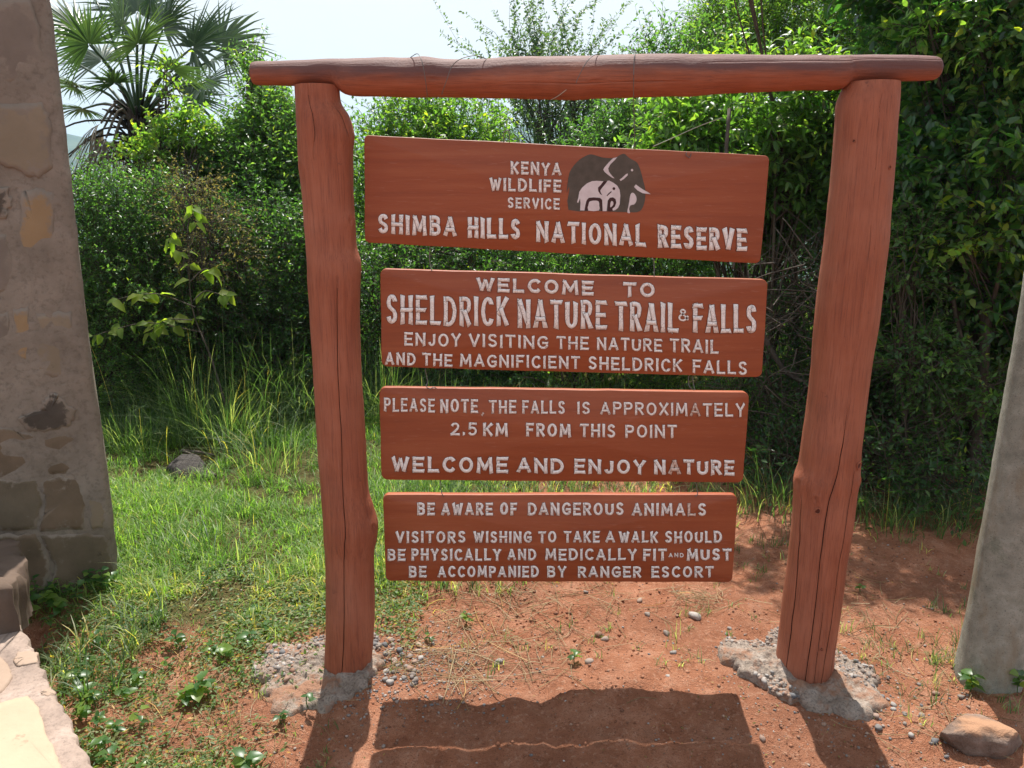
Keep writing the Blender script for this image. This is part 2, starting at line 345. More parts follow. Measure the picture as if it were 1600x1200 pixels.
def growaxis(lo, hi, step, far, g=1.065):
    a = list(np.arange(lo, hi + 1e-6, step)); s = step
    while a[-1] < far: s *= g; a.append(a[-1] + s)
    b = []; s = step; v = lo
    while v > -far: s *= g; v -= s; b.append(v)
    return np.array(b[::-1] + a)
gx_ = growaxis(-1.9, 1.9, .019, 3500, 1.075); gy_ = growaxis(1.35, 3.7, .019, 3500, 1.07)
GX, GY = np.meshgrid(gx_, gy_); GZ = hground(GX, GY)
ny, nx = GX.shape
ii = np.arange(ny - 1)[:, None] * nx + np.arange(nx - 1)[None]
Q = np.stack([ii, ii + 1, ii + nx + 1, ii + nx], -1).reshape(-1, 4)
gr = GRASS(GX, GY); back = sstep(GY, 4.2, 5.5); gr = np.maximum(gr, back * .9)
me = npmesh('ground', np.stack([GX, GY, GZ], -1).reshape(-1, 3), Q, None, {'grassy': gr.ravel()}, True); me.materials.append(M['soil'])
link('ground', me, kind='structure')
# far hills
th = np.linspace(R(20), R(160), 300); rr = np.array([500, 620, 760, 900, 1050, 1200, 1350, 1550, 1800, 2200, 2600])
TH, RR = np.meshgrid(th, rr); hx = RR * np.cos(TH); hy = RR * np.sin(TH)
Ph = np.stack([hx, hy], -1)
prof = np.interp(RR, [500, 800, 1200, 1600, 2000, 2600], [-85, -40, 62, 30, 88, 60])
HZ = prof + 34 * fbm(Ph, 1 / 420., 5, 4) + 8 * vnoise(Ph, 1 / 60., 9)
deg = np.degrees(np.arctan2(hx, hy))
HZ = HZ + 40 * np.exp(-((deg - 1.5) / 3.5) ** 2) * sstep(RR, 900, 1300) + 15 * np.exp(-((deg + 31) / 5) ** 2) * sstep(RR, 900, 1300)
n0, n1_ = HZ.shape; ii = np.arange(n0 - 1)[:, None] * n1_ + np.arange(n1_ - 1)[None]
Q = np.stack([ii, ii + n1_, ii + n1_ + 1, ii + 1], -1).reshape(-1, 4)
me = npmesh('hills', np.stack([hx, hy, HZ], -1).reshape(-1, 3), Q, None, None, True); me.materials.append(M['hill']); link('hills', me, kind='structure')
hg = lambda x, y: float(hground(np.array([x]), np.array([y]))[0])

# ------------------------------------------------------------------ sign frame
SY = 2.38
frame = empty('timber_gateway', (.2, SY, 0), 'brown painted frame of two log posts and a log beam', 'timber frame')
def catmull(pts, n):
    pts = np.asarray(pts, float); k = len(pts); u = np.linspace(0, k - 1, n); i = np.minimum(u.astype(int), k - 2); f = (u - i)[:, None]
    p = lambda j: pts[np.clip(j, 0, k - 1)]
    a, b, c_, d = p(i - 1), p(i), p(i + 1), p(i + 2)
    return .5 * (2 * b + (c_ - a) * f + (2 * a - 5 * b + 4 * c_ - d) * f ** 2 + (3 * b - a - 3 * c_ + d) * f ** 3)
def log_mesh(name, rows, horizontal, cracks, matl, depth=1.0, slant=0.0, seed=0, knots=()):
    # rows: (t, lo, hi) photo outline; cracks: list of (fraction path) across the visible width
    rows = catmull(rows, 130)
    cs = []; rs = []
    for t_, a, b in rows:
        if horizontal: p, q = at(t_, a, SY), at(t_, b, SY); cs.append(((p[0] + q[0]) / 2, SY, (p[2] + q[2]) / 2)); rs.append(abs(p[2] - q[2]) / 2)
        else: p, q = at(a, t_, SY), at(b, t_, SY); cs.append(((p[0] + q[0]) / 2, SY, (p[2] + q[2]) / 2)); rs.append(abs(q[0] - p[0]) / 2)
    cs = np.array(cs); rs = np.array(rs)
    base = list(np.linspace(0, 2 * math.pi, 144, endpoint=False))
    K = len(rows); u = np.linspace(0, 1, K)
    nth = 144; th0 = np.array(base)
    TH_ = np.tile(th0, (K, 1)); D = np.zeros((K, nth)); cm = []
    refs = []; acts = []
    for path, dep in cracks:      # path: (u, x in -1..1 across the visible face); the vertex rows follow the crack
        path = np.array(path); xx = np.interp(u, path[:, 0], path[:, 1])
        xx = xx + .035 * vnoise(np.stack([u * 7, u * 0 + dep * 90], -1), 1, seed) + .010 * vnoise(np.stack([u * 60, u * 0 + dep * 70], -1), 1, seed)
        ang = (0 if horizontal else math.pi * 1.5) + (math.pi + 0 * u if horizontal else 0) + np.arcsin(np.clip(xx, -.97, .97)) * (1 if not horizontal else 1)
        if horizontal: ang = math.pi * 1.5 + np.arcsin(np.clip(xx, -.97, .97))
        j = int(round(ang.mean() / (2 * math.pi) * nth)) % nth
        while any(abs(j - r_[0]) < 5 for r_ in refs): j += 1
        on = np.clip(np.minimum(u - path[0, 0] + .004, path[-1, 0] - u + .004) / .06, 0, 1) * (.75 + .25 * vnoise(np.stack([u * 25, u * 0], -1), 1, seed + 4))
        refs.append((j, dep, on)); acts.append(ang)
    order = np.argsort([r_[0] for r_ in refs])
    for k in range(K):
        rx = [0.0, math.pi * .9] + [refs[i][0] / nth * 2 * math.pi for i in order] + [2 * math.pi + 0.0]
        ax_ = [0.0, math.pi * .9] + [acts[i][k] for i in order] + [2 * math.pi]
        TH_[k] = np.interp(th0, rx, ax_)
        for i in order:
            j, dep, on = refs[i]
            if on[k] <= 0: continue
            wd = (.0004 + .0011 * on[k]) * (dep / .011) ** .5 / max(rs[k], .03)
            D[k, j] = -dep * on[k]; TH_[k, (j - 1) % nth] = TH_[k, j] - wd; TH_[k, (j + 1) % nth] = TH_[k, j] + wd; cm.append((k, j, 0, dep * on[k]))
    c_, s_ = np.cos(TH_), np.sin(TH_)
    rad = rs[:, None] + D
    if horizontal:
        P = np.stack([np.tile(cs[:, :1], (1, nth)), cs[:, 1:2] + rad * c_ * depth * 0, cs[:, 2:3] + rad * 0], -1)
        P[..., 1] = SY + rad * s_ * depth; P[..., 2] = cs[:, 2:3] + rad * c_
    else:
        P = np.stack([cs[:, :1] + rad * c_, SY + rad * s_ * depth, np.tile(cs[:, 2:3], (1, nth))], -1)
    # gentle hewn surface
    nn = vnoise(P.reshape(-1, 3) * (np.array([.35, 1, 1]) if horizontal else np.array([1, 1, .35])), 14, seed).reshape(K, nth)
    n2 = vnoise(P.reshape(-1, 3) * (np.array([.5, 1, 1]) if horizontal else np.array([1, 1, .5])), 45, seed + 2).reshape(K, nth)
    amp = (.0024 * nn + .0010 * n2)
    ctr = np.stack([cs[:, 0], np.full(K, SY), cs[:, 2]], -1)[:, None]
    dv = P - ctr; dv /= np.linalg.norm(dv, axis=2, keepdims=True) + 1e-9
    P = P + dv * amp[..., None]
    for (ku, kx, kr, kh) in knots:
        kc = ctr[int(ku * (K - 1)), 0] + np.array([kx * rs[int(ku * (K - 1))] if not horizontal else 0, -rs[int(ku * (K - 1))] * math.sqrt(max(0, 1 - kx * kx)) * depth, 0 if not horizontal else kx * rs[int(ku * (K - 1))]])
        dd = np.linalg.norm(P - kc, axis=2); P = P + dv * (kh * (np.exp(-(dd / kr) ** 2) - 1.7 * np.exp(-(dd / (kr * .4)) ** 2)))[..., None]
    if slant: P[-1 if rows[0, 0] > rows[-1, 0] else 0, :, 2] += slant * (P[0, :, 0] - cs[0, 0])
    V = P.reshape(-1, 3)
    a = np.arange(K - 1)[:, None] * nth + np.arange(nth)[None]; b = np.arange(K - 1)[:, None] * nth + (np.arange(nth)[None] + 1) % nth
    Q = np.stack([a, a + nth, b + nth, b], -1).reshape(-1, 4)
    # caps: inset ring then centre
    V = list(V); T = []; Q = list(map(tuple, Q))
    for row, flip in ((0, False), (K - 1, True)):
        ce = P[row].mean(0); rim = len(V); V += list(P[row]); off = len(V)
        ring = ce + (P[row] - ce) * .55 + 0
        V += list(ring); V.append(ce)
        for i in range(nth):
            i2 = (i + 1) % nth; q = (rim + i, rim + i2, off + i2, off + i)
            Q.append(q if not flip else q[::-1]); tt = (off + i, off + i2, off + nth)
            T.append(tt if not flip else tt[::-1])
    mb = MB(); mb.add(V, Q, T)
    o = mb.build(name, matl, None, True); world_part(o, frame)
    # dark inside of the grooves
    me = o.data; me.materials.append(M['crack'])
    sunk = set(k * nth + j for k, j, a_, dep in cm if dep > .0015)
    for p in me.polygons:
        if sum(v in sunk for v in p.vertices) >= 2: p.material_index = 1
    return o
postL = [(134, 461, 530), (160, 462, 533), (182, 463, 546), (210, 465, 553), (235, 466, 551), (262, 468, 551), (320, 474, 553), (350, 476, 555), (385, 479, 557), (412, 481, 564), (440, 482, 563), (480, 485, 562), (540, 488, 563), (600, 491, 566), (680, 496, 571), (760, 501, 575), (790, 503, 583), (815, 505, 590), (840, 506, 589), (870, 508, 584), (940, 509, 585), (1005, 509, 583), (1045, 508, 580), (1075, 508, 580)]
postR = [(129, 1322, 1403), (160, 1310, 1401), (200, 1307, 1398), (260, 1303, 1394), (330, 1296, 1388), (380, 1291, 1385), (440, 1283, 1377), (500, 1276, 1370), (560, 1270, 1360), (620, 1264, 1352), (690, 1255, 1344), (725, 1250, 1341), (748, 1243, 1339), (770, 1242, 1335), (820, 1239, 1329), (880, 1232, 1320), (950, 1224, 1311), (1000, 1218, 1304), (1040, 1213, 1300), (1080, 1210, 1296)]
log_mesh('post', postL, False, [([(0, -.18), (.12, -.12), (.2, -.2)], .004), ([(.42, .3), (.6, .25), (.78, -.02), (1, -.12)], .009), ([(.05, .75), (.16, .95)], .006)], M['post'], 1.0, 0, 1, [(.22, -.8, .018, .006), (.75, .9, .02, .008), (.3, .9, .02, .008)])
log_mesh('post', postR, False, [([(0, .28), (.25, .16), (.5, -.05), (.75, -.3), (1, -.3)], .011), ([(.55, .5), (.7, .42), (1, .25)], .006), ([(.68, -.9), (.8, -.86), (1, -.84)], .014), ([(.86, .75), (1, .62)], .006), ([(.8, -.02), (1, 0.02)], .0045)], M['post'], 1.0, 0, 5, [(.62, .75, .016, .009), (.68, -.6, .014, .009), (.89, .05, .009, .005), (.645, -.98, .03, .004)])
beamrows = [(395, 98, 131), (402, 96, 133), (440, 95, 134), (500, 93, 134), (522, 92, 136), (545, 92, 149), (600, 90, 151), (640, 90, 152), (665, 88, 152), (700, 92, 152), (760, 92, 154), (800, 89, 155), (860, 88, 156), (900, 87, 157), (940, 86, 154), (1000, 85, 152), (1050, 85, 150), (1080, 86, 151), (1130, 86, 146), (1200, 86, 143), (1260, 85, 141), (1300, 86, 141), (1318, 86, 139), (1332, 86, 131), (1380, 86, 128), (1430, 87, 127), (1455, 88, 126), (1463, 90, 124), (1467, 94, 120)]
log_mesh('beam', beamrows, True, [([(.62, .5), (.95, .55)], .0018), ([(.38, -.35), (.6, -.42)], .0018)], M['beam'], 1.15, 0, 9, [(.49, -.3, .014, .006), (.31, -.2, .012, .005)])

def knot(px, py, r):
    c_ = np.array(at(px, py, SY)); 
    row = min(range(len(postR)), key=lambda i: abs(postR[i][0] - py)); pr = postR if px > 800 else postL
    row = min(pr, key=lambda q: abs(q[0] - py)); a, b = at(row[1], row[0], SY), at(row[2], row[0], SY); cxk, rk = (a[0] + b[0]) / 2, (b[0] - a[0]) / 2
    f = max(-.95, min(.95, (c_[0] - cxk) / rk)); nrm_ = np.array([f, -math.sqrt(1 - f * f), 0]); side_ = np.array([-nrm_[1], nrm_[0], 0]); up_ = np.array([0, 0, 1.])
    c_ = np.array([cxk, SY, c_[2]]) + nrm_ * (rk + .0012); mb = MB(); n1, n2 = 22, 8
    V = []
    for i in range(n1):
        a_ = i / n1 * 2 * math.pi; d = side_ * math.cos(a_) + up_ * math.sin(a_) * 1.15; rr_ = r * (1 + .12 * math.sin(a_ * 2 + px) + .07 * math.sin(a_ * 3 + py))
        for j in range(n2): b_ = j / n2 * 2 * math.pi; V.append(c_ + d * (rr_ + r * .26 * math.cos(b_)) + nrm_ * (r * .26 * math.sin(b_)))
    Q = [(i * n2 + j, ((i + 1) % n1) * n2 + j, ((i + 1) % n1) * n2 + (j + 1) % n2, i * n2 + (j + 1) % n2) for i in range(n1) for j in range(n2)]
    mb.add(V, Q); o = mb.build('knot', M['post'], None, True); world_part(o, frame)
    mb = MB(); V = [c_ - nrm_ * .0005] + [c_ - nrm_ * .0002 + (side_ * math.cos(i / 16 * 6.2832) + up_ * 1.1 * math.sin(i / 16 * 6.2832)) * r * .86 for i in range(16)]
    mb.add(V, None, [(0, 1 + i, 1 + (i + 1) % 16) for i in range(16)]); world_part(mb.build('knot_hole', M['cut_shadow_knot'], None), frame)
for q in ((1327, 716, .0105), (1263, 783, .0085), (1267, 990, .006), (1372, 262, .005), (1320, 222, .004), (561, 755, .004)): knot(*q)

# ------------------------------------------------------------------ letters
def arc(cx, cy, rx, ry, a0, a1, n=10):
    return [(cx + rx * math.cos(R(a0 + (a1 - a0) * i / n)), cy + ry * math.sin(R(a0 + (a1 - a0) * i / n))) for i in range(n + 1)]
Lr = [(0, 1), (0, 0)]
Scv = [(.95, .80), (.78, .96), (.48, 1.0), (.16, .93), (.05, .76), (.16, .60), (.5, .50), (.84, .40), (.97, .24), (.84, .07), (.5, 0), (.2, .04), (.02, .2)]
Ccv = [(1, .78), (.84, .95), (.58, 1), (.28, .93), (.07, .72), (0, .5), (.07, .28), (.28, .07), (.58, 0), (.84, .05), (1, .22)]
BT = [(0, 1), (.55, 1), (.86, .93), (.93, .76), (.82, .58), (.5, .53), (0, .53)]
GL = {
 'A': (1.0, [[(.5, 1), (0, 0)], [(.5, 1), (1, 0)], [(.2, .3), (.8, .3)]]),
 'B': (.82, [Lr, BT, [(0, .53), (.6, .53), (.92, .44), (1, .26), (.9, .07), (.55, 0), (0, 0)]]),
 'C': (.9, [Ccv]), 'D': (.92, [Lr, [(0, 1), (.45, 1), (.8, .87), (1, .62), (1, .38), (.8, .13), (.45, 0), (0, 0)]]),
 'E': (.78, [Lr, [(0, 1), (1, 1)], [(0, .5), (.85, .5)], [(0, 0), (1, 0)]]),
 'F': (.74, [Lr, [(0, 1), (1, 1)], [(0, .5), (.82, .5)]]),
 'G': (.95, [Ccv, [(1, .22), (1, .46)], [(1, .46), (.6, .46)]]),
 'H': (.88, [Lr, [(1, 1), (1, 0)], [(0, .5), (1, .5)]]), 'I': (.12, [[(.5, 1), (.5, 0)]]),
 'J': (.66, [[(.95, 1), (.95, .3), (.82, .08), (.5, 0), (.18, .06), (.02, .26)]]),
 'K': (.86, [Lr, [(1, 1), (.05, .42)], [(.32, .58), (1, 0)]]), 'L': (.74, [Lr, [(0, 0), (1, 0)]]),
 'M': (1.15, [[(.08, 1), (0, 0)], [(.08, 1), (.5, .22)], [(.5, .22), (.92, 1)], [(.92, 1), (1, 0)]]),
 'N': (.92, [Lr, [(0, 1), (1, 0)], [(1, 1), (1, 0)]]),
 'O': (.98, [arc(.5, .5, .5, .5, 90, 450, 20)]), 'P': (.8, [Lr, [(0, 1), (.6, 1), (.93, .92), (1, .74), (.9, .55), (.58, .48), (0, .48)]]),
 'R': (.84, [Lr, [(0, 1), (.58, 1), (.9, .92), (.97, .75), (.86, .57), (.55, .5), (0, .5)], [(.42, .5), (1, 0)]]),
 'S': (.78, [Scv]), 'T': (.86, [[(.5, 1), (.5, 0)], [(0, 1), (1, 1)]]),
 'U': (.9, [[(0, 1), (0, .35), (.12, .1), (.5, 0), (.88, .1), (1, .35), (1, 1)]]),
 'V': (.95, [[(0, 1), (.5, 0)], [(1, 1), (.5, 0)]]), 'W': (1.25, [[(0, 1), (.25, 0)], [(.25, 0), (.5, .85)], [(.5, .85), (.75, 0)], [(.75, 0), (1, 1)]]),
 'X': (.9, [[(0, 1), (1, 0)], [(1, 1), (0, 0)]]), 'Y': (.9, [[(0, 1), (.5, .46)], [(1, 1), (.5, .46)], [(.5, .46), (.5, 0)]]),
 '2': (.74, [[(.03, .76), (.2, .95), (.5, 1), (.82, .93), (.93, .74), (.8, .52), (.4, .25), (0, 0)], [(0, 0), (1, 0)]]),
 '5': (.72, [[(.12, 1), (.95, 1)], [(.12, 1), (.06, .55)], [(.06, .55), (.4, .64), (.8, .56), (.98, .33), (.85, .1), (.5, 0), (.18, .04), (0, .18)]]),
 '.': (.1, [[(.5, .02), (.5, .10)]]), ',': (.12, [[(.9, .08), (.2, -.16)]]),
 '&': (.95, [[(1, .08), (.25, .72), (.22, .9), (.42, 1), (.62, .9), (.6, .72), (.12, .42), (.02, .2), (.2, .02), (.5, 0), (.78, .18), (.95, .45)]]),
}
rngL = np.random.default_rng(77)
def letter_build(mb, ch, matl, under):
    o = mb.build('letter' if ch.isalpha() else ('digit' if ch.isdigit() else 'punctuation_mark'), matl)
    o.data.materials.append(M['cut_shadow_knot']); ids = np.zeros(len(o.data.polygons), np.int32); us = set()
    for a, k in under: us.update(range(a, a + 2 * k))
    for p in o.data.polygons:
        if p.vertices[0] in us: p.material_index = 1
    return o
def letter_obj(ch, bil, u0, u1, hpx, wpx, sw, parent, yf, matl):
    """bil maps (u 0..1, v 0..1 up) -> world; hpx,wpx real size in metres of the unit cell"""
    mb = MB(); si = 0; under = []
    H = hpx; W = (u1 - u0) * wpx
    for st in GL[ch][1]:
        pts = np.array(st, float)
        curved = len(pts) > 2
        ins = sw * .5
        X = ins + pts[:, 0] * max(W - sw, 1e-4) if ch not in 'I.,' else W * .5 + (pts[:, 0] - .5) * sw
        Yv = ins + pts[:, 1] * (H - sw)
        P = np.stack([X, Yv], -1)
        if curved:
            if len(st) < 20: P = catmull(P, len(P) * 3)
        else:
            d = P[1] - P[0]; d /= np.linalg.norm(d) + 1e-9
            e = ins * (1.0 if abs(d[0]) < .15 or abs(d[1]) < .15 else .75)
            P = np.stack([P[0] - d * e, P[1] + d * e]); P = P[0] + (P[1] - P[0]) * np.linspace(0, 1, 5)[:, None]
        k = len(P); closed = ch == 'O'
        tg = np.gradient(P, axis=0)
        if closed: tg[0] = tg[-1] = P[1] - P[-2]
        tg /= np.linalg.norm(tg, axis=1, keepdims=True) + 1e-9; nr = np.stack([-tg[:, 1], tg[:, 0]], -1)
        s_ = np.linspace(-1, 1, k)
        wv = sw * .5 * (.92 + (.20 if not closed else 0) * np.abs(s_) ** 3) * (1 + .05 * rngL.standard_normal(k))
        wv2 = sw * .5 * (.92 + (.20 if not closed else 0) * np.abs(s_) ** 3) * (1 + .05 * rngL.standard_normal(k))
        A = P + nr * wv[:, None]; B = P - nr * wv2[:, None]
        if not closed:   # ends cut a little askew
            sk = sw * .12 * rngL.standard_normal(2); A[0] += tg[0] * sk[0]; B[0] -= tg[0] * sk[0]; A[-1] += tg[-1] * sk[1]; B[-1] -= tg[-1] * sk[1]
        else: A[-1] = A[0]; B[-1] = B[0]
        yo = yf - .0012 - .0006 * si; si += 1
        def w3(p, y):
            q = np.array([bil(u0 + (a / max(W, 1e-6)) * (u1 - u0), b / H) for a, b in p]); q[:, 1] = y; return q
        V = np.concatenate([w3(A, yo), w3(B, yo), w3(A, yf + .0005), w3(B, yf + .0005)])
        Q = []
        for i in range(k - 1):
            Q += [(i, k + i, k + i + 1, i + 1), (i, i + 1, 2 * k + i + 1, 2 * k + i), (k + i, 3 * k + i, 3 * k + i + 1, k + i + 1)]
        if not closed: Q += [(0, 2 * k, 3 * k, k), (k - 1, 2 * k - 1, 4 * k - 1, 3 * k - 1)]
        mb.add(V, Q)
        mid_ = (A + B) / 2; A2 = mid_ + (A - mid_) * 1.2; B2 = mid_ + (B - mid_) * 1.2
        if not closed: A2[0] -= tg[0] * sw * .09; B2[0] -= tg[0] * sw * .09; A2[-1] += tg[-1] * sw * .09; B2[-1] += tg[-1] * sw * .09
        under.append((mb.n, k)); mb.add(np.concatenate([w3(A2, yo + .0003), w3(B2, yo + .0003)]), [(i, k + i, k + i + 1, i + 1) for i in range(k - 1)])  # wider dark ribbon behind each cut stroke paints its shadow edge
    lo = letter_build(mb, ch, matl, under); return world_part(lo, parent)
def word(txt, x0, x1, t0, t1, b0, b1, parent, yf, sw=.2, brown=''):
    TL, TR, BL, BR = [np.array(at(*p, yf)) for p in ((x0, t0), (x1, t1), (x0, b0), (x1, b1))]
    bil = lambda u, v: (BL * (1 - u) + BR * u) * (1 - v) + (TL * (1 - u) + TR * u) * v
    H = np.linalg.norm(TL - BL); W = np.linalg.norm(TR - TL); s = sw * H
    n = len(txt); wid = np.array([GL[c][0] for c in txt]); gap = .27; s *= .9
    # cell width = scale*glyph + stroke
    fixed = n * s * .55; k = (W - fixed) / (wid.sum() + gap * (n - 1)); 
    if k < .02: k = .02; fixed = W - k * (wid.sum() + gap * (n - 1))
    cells = wid * k + fixed / n; x = 0
    tot = cells.sum() + gap * k * (n - 1)
    for i, c in enumerate(txt):
        jt = .012 * rngL.standard_normal()
        bl = (lambda u, v, jt=jt: bil(u, v + jt))
        letter_obj(c, bl, x / tot, (x + cells[i]) / tot, H, W, s, parent, yf, M['letter_brown'] if i in brown_idx(brown) else M['letter'])
        x += cells[i] + gap * k
def brown_idx(b): return b if b else ()

def board(corners, label, yf, r=.016, seed=0):
    TL, TR, BR, BL = [np.array(at(*p, yf)) for p in corners]
    W = np.linalg.norm(TR - TL); H = np.linalg.norm(TL - BL); n = 6
    root = empty('sign_board', tuple((TL + TR) / 2), label, 'sign board', 'sign boards hanging one below the other in the timber frame')
    def outline(ins):
        o = []
        rr_ = max(r - ins, .003)
        for (cx, cy, a0) in ((W - r, H - r, 0), (r, H - r, 90), (r, r, 180), (W - r, r, 270)):
            for i in range(n + 1):
                a = R(a0 + 90 * i / n); o.append((cx + rr_ * math.cos(a), cy + rr_ * math.sin(a)))
            # points along the following side, slightly uneven
            nxt = {0: (r, H), 90: (0, r), 180: (W - r, 0), 270: (W, H - r)}[a0]
            last = o[-1]
            steps = 24 if a0 in (0, 180) else 6
            dx = {0: (0, 1), 90: (-1, 0), 180: (0, -1), 270: (1, 0)}[a0]
            tgt = (nxt[0] - dx[0] * ins, nxt[1] - dx[1] * ins)
            for j in range(1, steps):
                f = j / steps; o.append((last[0] + (tgt[0] - last[0]) * f, last[1] + (tgt[1] - last[1]) * f))
        o = np.array(o); o += .0011 * vnoise(o, 14, seed)[:, None] * (np.sign(o - [W / 2, H / 2])); return o
    def w3(o, y):
        u = o[:, 0:1] / W; v = o[:, 1:2] / H
        p = (BL * (1 - u) + BR * u) * (1 - v) + (TL * (1 - u) + TR * u) * v; p = p.copy(); p[:, 1] = y; return p
    rings = [w3(outline(.0022), yf), w3(outline(.0005), yf + .0014), w3(outline(0), yf + .003), w3(outline(0), yf + .021), w3(outline(.002), yf + .023)]
    k = len(rings[0]); V = np.concatenate(rings); Q = []
    for a in range(4):
        for i in range(k):
            j = (i + 1) % k; Q.append((a * k + i, (a + 1) * k + i, (a + 1) * k + j, a * k + j))
    V = np.concatenate([V, [rings[0].mean(0)], [rings[4].mean(0)]])
    T = [(i, (i + 1) % k, 5 * k) for i in range(k)] + [(4 * k + (i + 1) % k, 4 * k + i, 5 * k + 1) for i in range(k)]
    mb = MB(); mb.add(V, Q, T); o = world_part(mb.build('panel', M['board']), root)
    return root
YF = SY - .012
b1 = board([(569, 211), (1203, 243), (1188, 412), (570, 379)], 'uppermost and widest hanging board, brown, with the grey elephant emblem beside white lettering', YF, .014, 1)
b2 = board([(594, 420), (1200, 437), (1191, 590), (596, 573)], 'second hanging board down, welcoming to the nature trail and falls in large white letters', YF, .019, 2)
b3 = board([(592, 605), (1171, 613), (1161, 754), (596, 750)], 'third hanging board down, brown, giving the distance of 2.5 km in white lettering', YF, .02, 3)
b4 = board([(598, 773), (1153, 773), (1144, 910), (603, 908)], 'lowest and narrowest hanging board, brown, warning of dangerous animals in white lettering', YF, .018, 4)
W1 = [('KENYA', 798, 877, 252, 254.5, 272.5, 275, .23), ('WILDLIFE', 765, 877, 277, 281, 298, 301, .23), ('SERVICE', 793, 874.5, 308, 310, 325, 328, .22),
      ('SHIMBA', 590.5, 713.5, 334, 338.5, 364.5, 370, .22), ('HILLS', 731, 813, 339, 342, 371.5, 374, .22), ('NATIONAL', 838, 1009, 345, 351, 378, 386, .21), ('RESERVE', 1027.5, 1167, 351.5, 357.5, 387.5, 392.5, .22)]
W2 = [('WELCOME', 744.7, 927.5, 433, 439, 455, 462, .27), ('TO', 973.4, 1023, 440.6, 442, 464, 465, .26), ('SHELDRICK', 603.7, 794.7, 460, 465, 505.6, 511, .155), ('NATURE', 809, 948, 467, 470, 512, 515, .165),
      ('TRAIL', 961, 1060, 470, 473, 516, 519.5, .165), ('&', 1059.5, 1077, 482, 483, 501.5, 502.5, .17), ('FALLS', 1082.7, 1182, 474, 476.5, 519.5, 521, .17),
      ('ENJOY', 631.8, 720.3, 519, 521, 540, 542, .2), ('VISITING', 732.5, 856.4, 521, 524.7, 542, 545, .2), ('THE', 869.4, 920, 525, 526, 545.4, 546.7, .2), ('NATURE', 932.8, 1034.4, 526.8, 529.6, 547, 550, .2), ('TRAIL', 1046.5, 1122.5, 528.8, 531, 550, 553, .2),
      ('AND', 601.7, 649.6, 550, 551.5, 570, 571, .21), ('THE', 659.8, 707, 551, 553.6, 571, 573, .2), ('MAGNIFICIENT', 718.7, 906.4, 552.8, 556.8, 573, 576.7, .2), ('SHELDRICK', 919.4, 1065.6, 556.8, 561, 577.5, 581.6, .2), ('FALLS', 1082.3, 1167.2, 561.7, 564.5, 582.8, 585.7, .2)]
W3 = [('PLEASE', 600, 679.7, 621.7, 622.5, 643, 644, .18), ('NOTE', 687.8, 747, 623.3, 623.6, 645, 645, .2), (',', 752, 756, 633, 633, 648, 648, .2), ('THE', 764, 806.8, 625, 625, 646, 646, .19), ('FALLS', 816, 882.8, 625, 626.5, 646, 647, .19), ('IS', 902, 922, 627.4, 627.6, 647, 647, .2), ('APPROXIMATELY', 937.7, 1164, 628, 630, 647.7, 651.7, .19),
      ('2.5', 704, 745.5, 660, 660.5, 680, 681, .2), ('KM', 754.8, 793.8, 660, 660.5, 681, 682, .22), ('FROM', 822, 892, 660.7, 662, 682, 683, .22), ('THIS', 906, 961.6, 662, 662.5, 683, 683.5, .2), ('POINT', 977, 1057.5, 663, 664, 683.4, 685, .2),
      ('WELCOME', 612, 794, 712.7, 714.3, 737, 739.5, .24), ('AND', 807.7, 880.8, 715, 716, 738.7, 740, .24), ('ENJOY', 897.4, 1008.8, 716.8, 718.4, 740, 741, .24), ('NATURE', 1022, 1147.3, 717.6, 719, 740.7, 743, .24)]
W4 = [('BE', 652, 679.7, 785, 785, 805, 805, .24), ('AWARE', 689.4, 770.3, 785, 785, 805, 805, .23), ('OF', 781, 808, 785, 785, 805, 805, .24), ('DANGEROUS', 824.7, 974.6, 785, 785, 805, 805, .22), ('ANIMALS', 987, 1103.4, 786, 786, 806, 806, .22),
      ('VISITORS', 618, 727.6, 829.6, 829.6, 848.3, 848.3, .22), ('WISHING', 739.8, 831, 829.6, 829.6, 848, 848, .22), ('TO', 841, 869.4, 829.6, 829.6, 848, 848, .22), ('TAKE', 881, 937, 829.6, 829.6, 848, 848, .22), ('A', 945.8, 960.8, 830, 830, 848, 848, .22), ('WALK', 967, 1028, 829.6, 829.6, 848, 848, .22), ('SHOULD', 1039, 1128, 829.6, 829.6, 848.3, 848.3, .22),
      ('BE', 605.8, 633.8, 857.5, 857.5, 876, 876, .23), ('PHYSICALLY', 643, 783, 857, 857, 876, 876, .22), ('AND', 792.6, 838, 857, 857, 875, 875, .22), ('MEDICALLY', 852, 995, 857, 857, 875.5, 875.5, .22), ('FIT', 1004.7, 1042, 857, 857, 876, 876, .23), ('AND', 1044.5, 1068, 863.8, 863.8, 870.5, 870.5, .22), ('MUST', 1073, 1142.8, 857, 857, 876, 876, .24),
      ('BE', 639, 666.7, 884, 884, 902, 902, .23), ('ACCOMPANIED', 683.8, 842, 884, 884, 902, 902, .22), ('BY', 855, 885, 884, 884, 902, 902, .22), ('RANGER', 903, 1002, 884.5, 884.5, 902.5, 902.5, .22), ('ESCORT', 1017.7, 1115, 884.5, 884.5, 902.5, 902.5, .22)]
for root, ws in ((b1, W1), (b2, W2), (b3, W3), (b4, W4)):
    for i, (tx, x0, x1, t0, t1, bb0, bb1, sw) in enumerate(ws):
        br = ()
        if root is b3 and tx == 'APPROXIMATELY': br = (8,)
        if root is b3 and tx == 'NATURE': br = (1,)
        if root is b3 and tx == ',': br = (0,)
        if root is b4 and tx == 'ANIMALS': br = (5,)
        word(tx, x0, x1, t0, t1, bb0, bb1, root, YF, sw, br)

